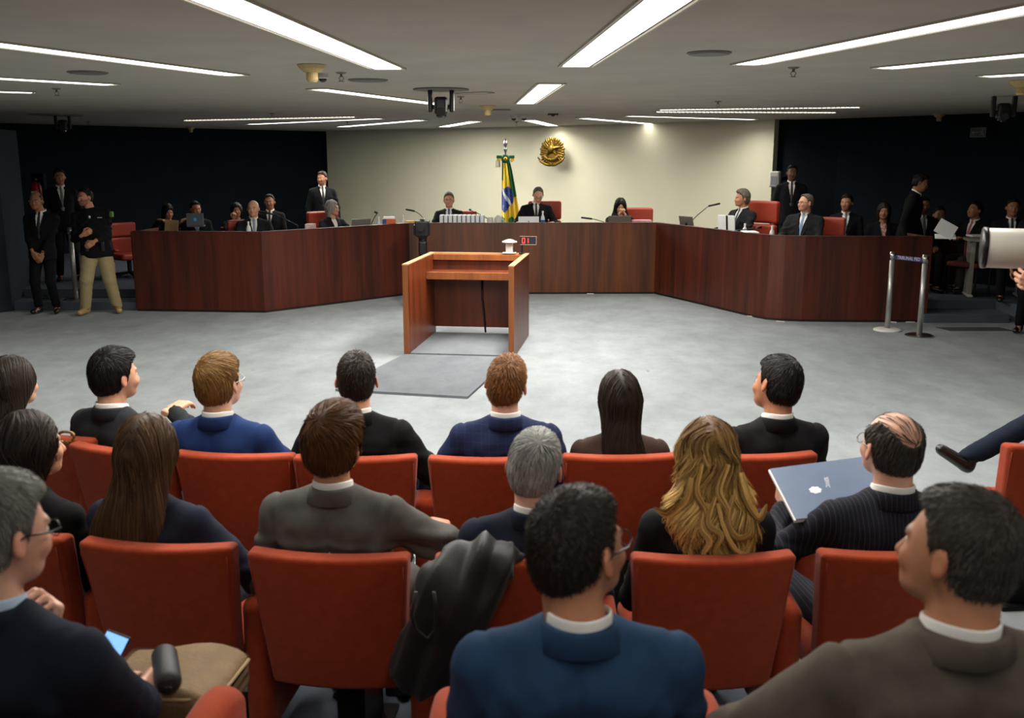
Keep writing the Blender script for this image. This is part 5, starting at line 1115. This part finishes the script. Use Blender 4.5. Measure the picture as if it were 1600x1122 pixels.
q = atz(662, 1075, .02); r = empty('power_strip', 'black power strip with a small red light on the floor between the rows', 'power strip', (q[0], q[1], 0)); MB().box((0, 0, .022), (.3, .07, .044), .01, 2).build('housing', BLK, r); MB().box((.0, -.02, .046), (.012, .012, .006)).build('indicator', mat('led_small', 'ff2010', emit=8), r)
q = aty(103, 683, 3.5); tag(MB().tube([(cos(a)*.03, .004*sin(3*a), sin(a)*.022) for a in np.linspace(0, 2*pi, 16, endpoint=False)], .0055, 8, True).build('hair_clip', mat('tortoise', 'a8752e', rough=.25, var_col='2a1608', vscale=90), smooth=True, loc=q), 'tortoiseshell hair clip beside the dark-haired woman at the left', 'hair clip')
# ---------------------------------------------------------------- people of the court
def court(u, v, y, label, z0=.23, rz=pi, **kw):
    q = aty(u, v, y); kw.setdefault('lod', 2); kw.setdefault('lapels', kw['lod'] < 3)
    return person(label, q[0], y, q[2]-z0, z0, rz, **kw)
TB_ = lambda n, c: mat('tie_'+n, c, rough=.5)
SUITJ = fab('suit_judge', '1d1e20'); SUITB = fab('suit_back', '0e0f12'); rest = lambda h: dict(L=((-.2, .36, h), (.5, .7, 0), (0, 0, -1)), R=((.2, .36, h), (-.5, .7, 0), (0, 0, -1)))
court(395, 312, 14.5, 'bald judge in a dark suit and pale blue tie, left end of the bench', lod=1, rz=pi+.3, skn='light', jacket=SUITJ, tie=TB_('pale', '8fa0b4'), hands=rest(.8), head=(-15, 0, 0), sw=.185)
judge_chair(-3.98, 14.8, pi+.3, 'red high-back chair behind the bald judge', sc=.85)
court(521, 312, 15.7, 'grey-bobbed woman judge in black jacket turned towards the centre', lod=1, rz=pi+.75, female=True, ears=False, skn='light', hair=dict(style='long', col='grey', n=1500, len=.12, secs=[(.02, 0, -.02, .095, .108), (-.05, 0, -.03, .1, .09), (-.1, 0, -.04, .095, .075), (-.14, 0, -.05, .08, .05)]), jacket=SUITJ, hands=rest(.8), head=(28, 0, 0))
judge_chair(-3.08, 16.15, pi+.7, 'red high-back chair behind the grey-haired woman judge', sc=.9)
court(701, 300, 16.4, 'man with brown-grey hair, glasses and blue tie behind the row of binders', lod=1, skn='light', hair=dict(col='greybrown', top=.016), jacket=SUITJ, tie=TB_('blue', '2a4a86'), glasses='4a4038', hands=rest(.8))
judge_chair(-.88, 16.75, pi-.15, 'red high-back chair behind the man with binders', sc=.88)
court(838, 291, 16.2, 'presiding judge with receding hair and glasses in a black gown, reading', lod=1, skn='fair', gown=True, hair=dict(col='greybrown', h=.005, top=.003, recede=1.6, n=1600), jacket=fab('gown_black', '111113'), tie=TB_('black', '17181e'), glasses='2a2422', head=(4, -34, 0), hx=-.03, hands=dict(L=((-.26, .3, .86), (.4, .8, 0), (0, 0, -1)), R=((.3, .3, .86), (-.4, .8, 0), (0, 0, -1))), sw=.19)
judge_chair(.55, 16.6, pi, 'red high-back chair behind the presiding judge', sc=1.03)
court(970, 309, 16.1, 'woman with long black hair in black, hands folded before her chin', lod=1, female=True, ears=False, skn='light', hair=dict(style='long', col='black', n=2200, len=.25, wave=(.4, 40), secs=[(.02, 0, -.02, .092, .108), (-.05, 0, -.03, .1, .09), (-.12, 0, -.03, .125, .075), (-.2, 0, -.03, .15, .07), (-.3, 0, -.02, .155, .06)]), jacket=fab('knit_black', '0f0f11'), shirt=fab('knit_black', '0f0f11'), head=(0, -18, 0),
      hands=dict(L=((-.045, .24, 1.0), (.5, .1, .9), (.9, 0, -.3), 1.0, (-.8, .6, -.8)), R=((.045, .24, 1.0), (-.5, .1, .9), (-.9, 0, -.3), 1.0, (.8, .6, -.8))))
judge_chair(2.07, 16.45, pi, 'red high-back chair behind the black-haired woman', sc=.94)
court(1157, 296, 14.5, 'judge with thick grey hair in profile facing left, white shirt and dark jacket', lod=1, rz=pi-1.0, skn='tan', hair=dict(col='greybrown', top=.028, h=.014, comb=(0, -.6, .2), len=.04, n=2500), jacket=SUITJ, tie=TB_('slate', '3a4658'), hands=rest(.82), head=(-22, 2, 0), sw=.18)
judge_chair(3.72, 14.75, pi-.9, 'red high-back chair behind the grey-haired judge in profile', sc=1.1)
court(1258, 302, 13.7, 'stout judge with thin grey hair, glasses and pale blue tie, facing left', lod=1, rz=pi-.62, skn='light', hair=dict(col='greybrown', h=.005, top=.006, recede=.5, n=1200), jacket=SUITJ, tie=TB_('sky', '7d97b5'), glasses='2a2624', hands=rest(.8), head=(-36, 2, 0), sw=.195, fat=.2, wide=1.12)
judge_chair(4.42, 13.95, pi-.4, 'red high-back chair behind the stout judge at the right end', sc=.93)
# left wall people
court(262, 318, 16.4, 'woman with long dark hair reading a brown folder at the left end', lod=2, rz=pi+.5, female=True, ears=False, skn='mid', hair=dict(style='long', col='black'), jacket=SUITB, head=(10, -15, 0), hands=rest(.9))
court(305, 314, 16.2, 'man with glasses in a dark suit behind the tilted laptop, left side', lod=2, rz=pi+.4, skn='mid', hair=dict(col='black'), jacket=SUITB, tie=TB_('grey', '6c6e70'), glasses='111111', head=(15, 0, 0))
court(369, 316, 16.4, 'woman with dark wavy hair, hand at her chin, left of the bald judge', lod=2, rz=pi+.3, female=True, ears=False, skn='mid', hair=dict(style='long', col='black'), jacket=SUITB, hands=dict(L=((-.2, .3, .75), (.3, 1, 0), (0, 0, -1)), R=((.06, .17, .9), (-.2, .1, 1), (0, -1, 0), 1.2)))
court(420, 303, 16.4, 'man in a dark suit seated behind and right of the bald judge', lod=2, rz=pi+.1, skn='mid', hair=dict(col='black', recede=.4), jacket=SUITB, tie=TB_('dark', '1a1c22'))
court(503, 267, 17.8, 'man in a black suit standing against the left edge of the cream wall', lod=2, pose='stand', rz=pi+.3, skn='tan', hair=dict(col='dark'), jacket=SUITB, tie=TB_('dark', '1a1c22'), beard=.4, head=(-35, 0, 0))
# standing at far left
court(58, 299, 13.45, 'balding suited guard with glasses, hands clasped, at the far left', z0=0, lod=1, pose='stand', rz=pi+.1, hx=.04, skn='mid', hair=dict(style='bald', col='darkgrey', n=500), jacket=SUITB, tie=TB_('dark', '1a1c22'), glasses='777777', hands=dict(L=((-.05, .2, .82), (.45, .1, -1), (.3, -1, 0), .8), R=((.05, .22, .86), (-.45, .1, -1), (-.3, -1, 0), .8)))
court(92, 263, 15.3, 'tall man in a dark suit standing on the platform behind the officer', z0=.23, lod=2, pose='stand', rz=pi+.5, skn='mid', hair=dict(col='black'), jacket=SUITB, tie=TB_('grey', '6c6e70'))
KH = mat('trouser_khaki', '9a8a64', rough=.85, bump=.2, bscale=60, var=.06, vscale=12); BOOT = 'a88a56'
of_ = court(143, 293, 13.45, 'police officer in a black jacket, khaki trousers and tan boots, hands at his belt', z0=0, lod=1, pose='stand', rz=pi+.25, side=.05, hx=.05, legw=1.3, skn='tan', hair=dict(col='black', h=.004, top=.008, n=900), jacket=fab('jacket_police', '111214'), trousers=KH, shoes=BOOT, beard=.5, vneck='crew', sw=.19, feet=((-.2, -.02), (.2, .06)), head=(-42, 0, 0), fat=.08, wrinkle=1.4, shoek=1.25,
            hands=dict(L=((-.0, .2, 1.0), (.6, .1, -.4), (0, -1, -.2), .7), R=((.12, .22, 1.1), (-.4, .1, .2), (0, -1, 0), 1.)))
bm = MB(); bm.lathe((0, 0, .93), (0, 0, .99), [(0, .185), (1, .185)], 28); bm.v = [(x, y*.76, z) for x, y, z in bm.v]; bm.build('duty_belt', BLK, of_, True)
for x, y, w_ in ((-.19, .05, .05), (.2, .03, .06), (.1, .15, .05), (-.1, .15, .05)): MB().box((x, y, .93), (w_, .04, .13), .01, 1).build('pouch', BLK, of_)
MB().box((-.235, .065, 1.36), (.05, .03, .075), .006, 1, rz=-.6).build('sleeve_badge', mat('badge_green', '5f9a3a', rough=.6), of_); MB().ball((.04, .135, 1.33), (.02, .006, .024), 10, 6).build('chest_badge', CHR, of_, True); MB().box((-.09, .13, 1.32), (.06, .006, .01)).build('name_strip', mat('strip_white', 'b5b5b5', rough=.6), of_)
for q_ in (-1, 1): MB().box((q_*.2, .02, .62), (.03, .13, .16), .012, 2).build('cargo_pocket', KH, of_, False)
# right side people
court(1239, 257, 15.9, 'dark-suited man standing in shadow beside the cream wall', lod=2, pose='stand', rz=pi-.2, skn='dark', hair=dict(col='black', h=.004), jacket=SUITB, tie=TB_('dark', '1a1c22'))
court(1324, 303, 14.6, 'seated man in a dark suit with grey striped tie, right of the stout judge', lod=2, rz=pi-.3, skn='mid', hair=dict(col='black'), jacket=SUITB, tie=TB_('grey', '6c6e70'), head=(-20, 0, 0))
court(1383, 316, 14.3, 'woman with dark hair wearing a red and white scarf, right side', lod=2, rz=pi-.2, female=True, ears=False, skn='mid', hair=dict(style='long', col='dark'), jacket=SUITB, shirt=mat('scarf_red', 'a01c30', rough=.7, var_col='c9b9b0', vscale=30), head=(-10, 0, 0))
court(1423, 270, 14.0, 'man standing and leaning over towards the seated lawyers on the right', lod=2, pose='stand', rz=pi+1.1, skn='mid', hair=dict(col='black'), jacket=SUITB, head=(0, -20, 0), lean=-10)
court(1446, 307, 14.3, 'seated bearded man in a grey tie behind the right end of the bench', lod=2, rz=pi-.1, skn='mid', hair=dict(col='black'), jacket=SUITB, tie=TB_('grey', '6c6e70'), beard=.5)
court(1470, 322, 14.5, 'small seated figure in red deep behind the man with papers', lod=2, rz=pi-.2, skn='mid', hair=dict(col='black'), jacket=fab('top_wine', '4a1a1e'))
mp = court(1522, 314, 14.1, 'man in profile with pink tie holding white papers at the right', lod=2, rz=pi-.95, skn='mid', hair=dict(col='black', h=.012), jacket=SUITB, tie=TB_('pink', 'b0606a'), trousers=fab('trouser_grey', '34322f'), head=(-15, 8, 0), hands=dict(L=((-.12, .4, .78), (.3, 1, .2), (0, 0, -1)), R=((.15, .42, .8), (-.3, 1, .2), (0, 0, 1), .8)))
court(1585, 309, 13.3, 'seated man in a dark suit at the far right behind the white lens', lod=2, rz=pi-.3, skn='mid', hair=dict(col='black'), jacket=SUITB, tie=TB_('dark', '1a1c22'))
court(1632, 303, 11.85, 'man in dark trousers standing at the right edge below the lens', z0=0, lod=2, pose='stand', rz=pi-.5, skn='mid', hair=dict(col='black'), jacket=SUITB, tie=TB_('dark', '1a1c22'))
for u, v, y, rz_, l in ((1322, 340, 14.9, pi-.3, 'the striped-tie man on the right'), (1383, 345, 14.6, pi-.2, 'the woman with the scarf'), (1446, 345, 14.6, pi-.1, 'the bearded man at the right'), (1528, 345, 13.9, pi-.95, 'the man with papers'), (1590, 345, 13.6, pi-.3, 'the man at the far right'), (262, 345, 16.7, pi+.5, 'the woman with the brown folder'), (305, 345, 16.5, pi+.4, 'the man with the tilted laptop'), (369, 345, 16.7, pi+.3, 'the wavy-haired woman'), (420, 345, 16.7, pi, 'the man right of the bald judge')):
    q = aty(u, v, y); guest_chair(q[0]-.0, y-.12, rz_, 'dark low chair on the platform under '+l)
q = aty(188, 365, 15.9); judge_chair(q[0], 15.9, pi+.9, 'empty dark red chair on the platform behind the officer', sc=.75)
# ---------------------------------------------------------------- things on the bench
ZW = .99
def put(u, y, off_=0): return aty(u, 350, y)[0]+off_, y
SIL = mat('laptop_silver', '8d8880', rough=.35, metal=.5); PAP = mat('paper_bright', 'eeeeec', rough=.8)
def laptop(u, y, rz_, label, m=SIL, ang=.25, tall=.22, wd=.33, logo=None, z=ZW):
    x, y = put(u, y); r = empty('laptop', label, 'laptop', (x, y, z), rz_)
    MB().box((0, .12, .01), (wd, .23, .018), .005, 1).build('keyboard_base', m, r); b = MB(); b.box((0, -.0, .02+tall/2), (wd, .012, tall), .004, 1, rx=ang); b.build('lid', m, r)
    if logo: MB().ball((0, -.012+(0), .02+tall*.5), (.025, .006, .03), 12, 6).build('logo', logo, r, True)
laptop(296+9, 15.0, .2, 'grey laptop with a blue emblem, lid towards the room, left end', mat('laptop_slate', '4b525a', rough=.4), -.15, .19, .25, mat('logo_blue', '3d7fb0', emit=.15), z=1.08)
laptop(564, 14.95, .7, 'low silver laptop lid behind the left bench rail', ang=.2, tall=.2)
laptop(968, 15.75, 0, 'brownish laptop in front of the black-haired woman', mat('laptop_brown', '6b625a', rough=.4), .15, .2, .36)
laptop(1073, 15.0, -1.0, 'silver laptop with a dark sticker on the right bench', tall=.24, wd=.3, logo=BLK)
def gooseneck(pts, y0, label, base_u):
    q = [aty(u, v, y0+dy) for u, v, dy in pts]; bx = aty(base_u, 350, y0)[0]; r = empty('microphone', label, 'microphone', (bx, y0, ZW))
    o = np.array((bx, y0, ZW)); P_ = [np.array((q[0][0]-bx, 0, .03))]+[p_-o for p_ in q]
    MB().lathe((0, 0, 0), (0, 0, .03), [(0, .06), (.6, .055), (1, .02)], 20).build('base', BLK, r); MB().tube(P_[:-1], .006, 8).build('gooseneck', DKM, r, True); MB().tube([P_[-2], P_[-1]], .015, 10).build('mic_capsule', BLK, r, True)
gooseneck([(465, 352, 0), (440, 340, 0), (428, 335, 0), (407, 331, 0)], 14.15, 'black gooseneck microphone in front of the bald judge', 466)
gooseneck([(580, 350, 0), (586, 338, 0), (590, 333, 0), (585, 331, 0)], 15.0, 'small gooseneck microphone beside the orange box', 581)
gooseneck([(665, 345, 0), (655, 334, 0), (648, 330, 0), (634, 327, 0)], 15.7, 'gooseneck microphone bent left towards the orange box', 668)
gooseneck([(770, 346, 0), (748, 334, 0), (736, 329, 0), (733, 327, 0)], 15.7, 'long gooseneck microphone between the binders and the flag', 774)
gooseneck([(944, 347, 0), (930, 343, 0), (925, 342, 0), (908, 340, 0)], 15.7, 'low gooseneck microphone left of the brownish laptop', 948)
gooseneck([(1076, 350, 0), (1090, 336, 0), (1107, 322, 0), (1125, 318, 0)], 15.0, 'gooseneck microphone rising right from the sticker laptop', 1074)
gooseneck([(1155, 360, 0), (1175, 357, 0), (1180, 356, 0), (1190, 355, 0)], 13.5, 'low gooseneck microphone near the right bottles', 1158)
for i, (u, y, l, c) in enumerate(((388, 13.95, 'bottle in front of the bald judge', 'd9dbd9'), (592, 15.2, 'bottle left of the orange box', 'c9cfd3'), (630, 15.6, 'small white bottle right of the orange box', 'dadad6'), (848, 15.65, 'water bottle with a blue label by the presiding judge', 'cfd6dc'), (1164, 13.55, 'bottle before the grey-haired judge', 'd9dbd9'), (1207, 13.1, 'bottle before the stout judge', 'd9dbd9'))):
    x, y = put(u, y); r = empty('bottle', 'clear plastic '+l, 'bottle', (x, y, ZW)); k_ = 1.25 if u == 848 else 1.
    MB().lathe((0, 0, 0), (0, 0, .22*k_), [(0, .03), (.05, .034), (.6, .034), (.75, .028), (.88, .013), (1, .013)], 16).build('body', mat('bottle_'+c, c, rough=.15, spec=.6), r, True); MB().cyl((0, 0, .215*k_), (0, 0, .24*k_), .015, n=12).build('cap', mat('cap_white', 'e5e5e5', rough=.4), r)
    if u == 848: MB().lathe((0, 0, .05), (0, 0, .16), [(0, .0355), (1, .0355)], 16).build('paper_label', mat('label_blue', '24509a', rough=.5), r)
x, y = put(608, 15.3); r = empty('document_box', 'orange and white box of documents on the bench', 'box', (x, y, ZW), .1); MB().box((0, 0, .1), (.2, .22, .2), .004, 1).build('carton', mat('carton_orange', 'cc5a33', rough=.6), r); MB().box((-.07, -.112, .1), (.06, .004, .2)).build('blue_panel', mat('panel_blue', '33427e', rough=.6), r); MB().box((0, 0, .215), (.17, .18, .03), .004, 1).build('papers', PAP, r)
x, y = put(641, 15.6); tag(MB().box((0, 0, .075), (.14, .16, .15), .004, 1).build('document_box', mat('carton_yellow', 'd7a44a', rough=.6), loc=(x, y, ZW)), 'small yellow box on the bench right of the orange one', 'box')
for i in range(10):
    x, y = put(691+i*7.0, 15.62); w_ = .062; r = empty('binder', ('leftmost', 'second from left', 'third from left', 'fourth from left', 'fifth from left', 'sixth from left', 'seventh from left', 'third from right', 'second from right', 'rightmost')[i]+' white binder in the row before the man with glasses', 'binder', (x, y, ZW), 0, 'white binders in a row on the bench')
    MB().box((0, 0, .12), (w_, .26, .24), .003, 1).build('cover', mat('binder_white', 'e4e5e8', rough=.5), r); MB().box((w_/2-.006, -.131, .12), (.008, .003, .23)).build('spine_line', BLK, r)
x, y = put(778, 15.7); r = empty('jug', 'white insulated jug on the bench beside the flag', 'jug', (x, y, ZW)); MB().lathe((0, 0, 0), (0, 0, .23), [(0, .06), (.1, .068), (.75, .06), (.9, .045), (1, .03)], 20).build('body', WHT, r, True); MB().tube([(.06, 0, .17), (.105, 0, .15), (.1, 0, .08), (.065, 0, .05)], .01, 8).build('handle', WHT, r, True)
x, y = put(766, 15.7); tag(MB().lathe((0, 0, 0), (0, 0, .2), [(0, .05), (.9, .05), (1, .04)], 20).build('cup', WHT, smooth=True, loc=(x, y, ZW)), 'plain white beaker left of the jug on the bench', 'cup')
x, y = put(826, 15.72); r = empty('name_plate', 'white name plate before the presiding judge', 'name plate', (x, y, ZW)); MB().box((0, 0, .11), (.33, .01, .2), .003, 1, rx=-.25).build('card', PAP, r); MB().box((0, -.012, .13), (.02, .003, .025), rx=-.25).build('crest', mat('crest_grey', '8f9499', rough=.6), r)
x, y = put(437, 14.2); x, y = put(485, 14.7); tag(MB().box((0, 0, .08), (.13, .18, .16), .004, 1).build('document_box', mat('folder_redwhite', 'd8cfc8', rough=.6, var_col='c04050', vscale=5), loc=(x, y, ZW)), 'white and red papers stack left of the grey-haired woman', 'papers')
x, y = put(1002, 15.8); tag(MB().box((0, 0, .075), (.32, .2, .15), .004, 1).build('book', mat('book_magenta', 'b5405e', rough=.6, var_col='d8d0d0', vscale=2), loc=(x, y, ZW)), 'pink and white books beside the brownish laptop', 'book')
x, y = put(1135, 14.1); r = empty('paper_tray', 'white and dark document stand before the grey-haired judge', 'document stand', (x, y, ZW), -.9); MB().box((0, 0, .2), (.3, .02, .24), .003, 1, rx=.1).build('papers', PAP, r); MB().box((0, 0, .06), (.34, .2, .1), .004, 1).build('tray', BLK, r); MB().box((.02, -.014, .2), (.03, .006, .24), rx=.1).build('strap', BLK, r)
x, y = put(1172, 13.45); tag(MB().box((0, 0, .07), (.2, .26, .14), .01, 1).build('paper_stack', PAP, loc=(x, y, ZW)), 'low white paper stack by the right bottles', 'papers')
q = aty(268, 353, 15.4); r = empty('folder', 'open brown folder held by the long-haired woman on the left', 'folder', tuple(q), .2); MB().box((0, 0, 0), (.2, .012, .19), .003, 1, rx=-.35, ry=.08).build('cover', mat('folder_kraft', 'a8865a', rough=.7), r)
q = aty(1478, 358, 13.2); r = empty('document', 'white sheets held up by the man with the pink tie', 'papers', tuple(q), -.3); MB().box((0, 0, 0), (.25, .006, .2), .001, 1, rx=-.3, ry=.5).build('sheet', PAP, r); MB().box((.0, .01, -.1), (.26, .008, .1), .001, 1, rx=-1.0).build('lower_sheet', PAP, r)
q = aty(1530, 374, 13.6); tag(MB().box((0, 0, .012), (.25, .2, .024), .002, 1).build('paper_stack', PAP, loc=(q[0]+.05, 13.75, 1.035)), 'thin white papers on the pale side table', 'papers')
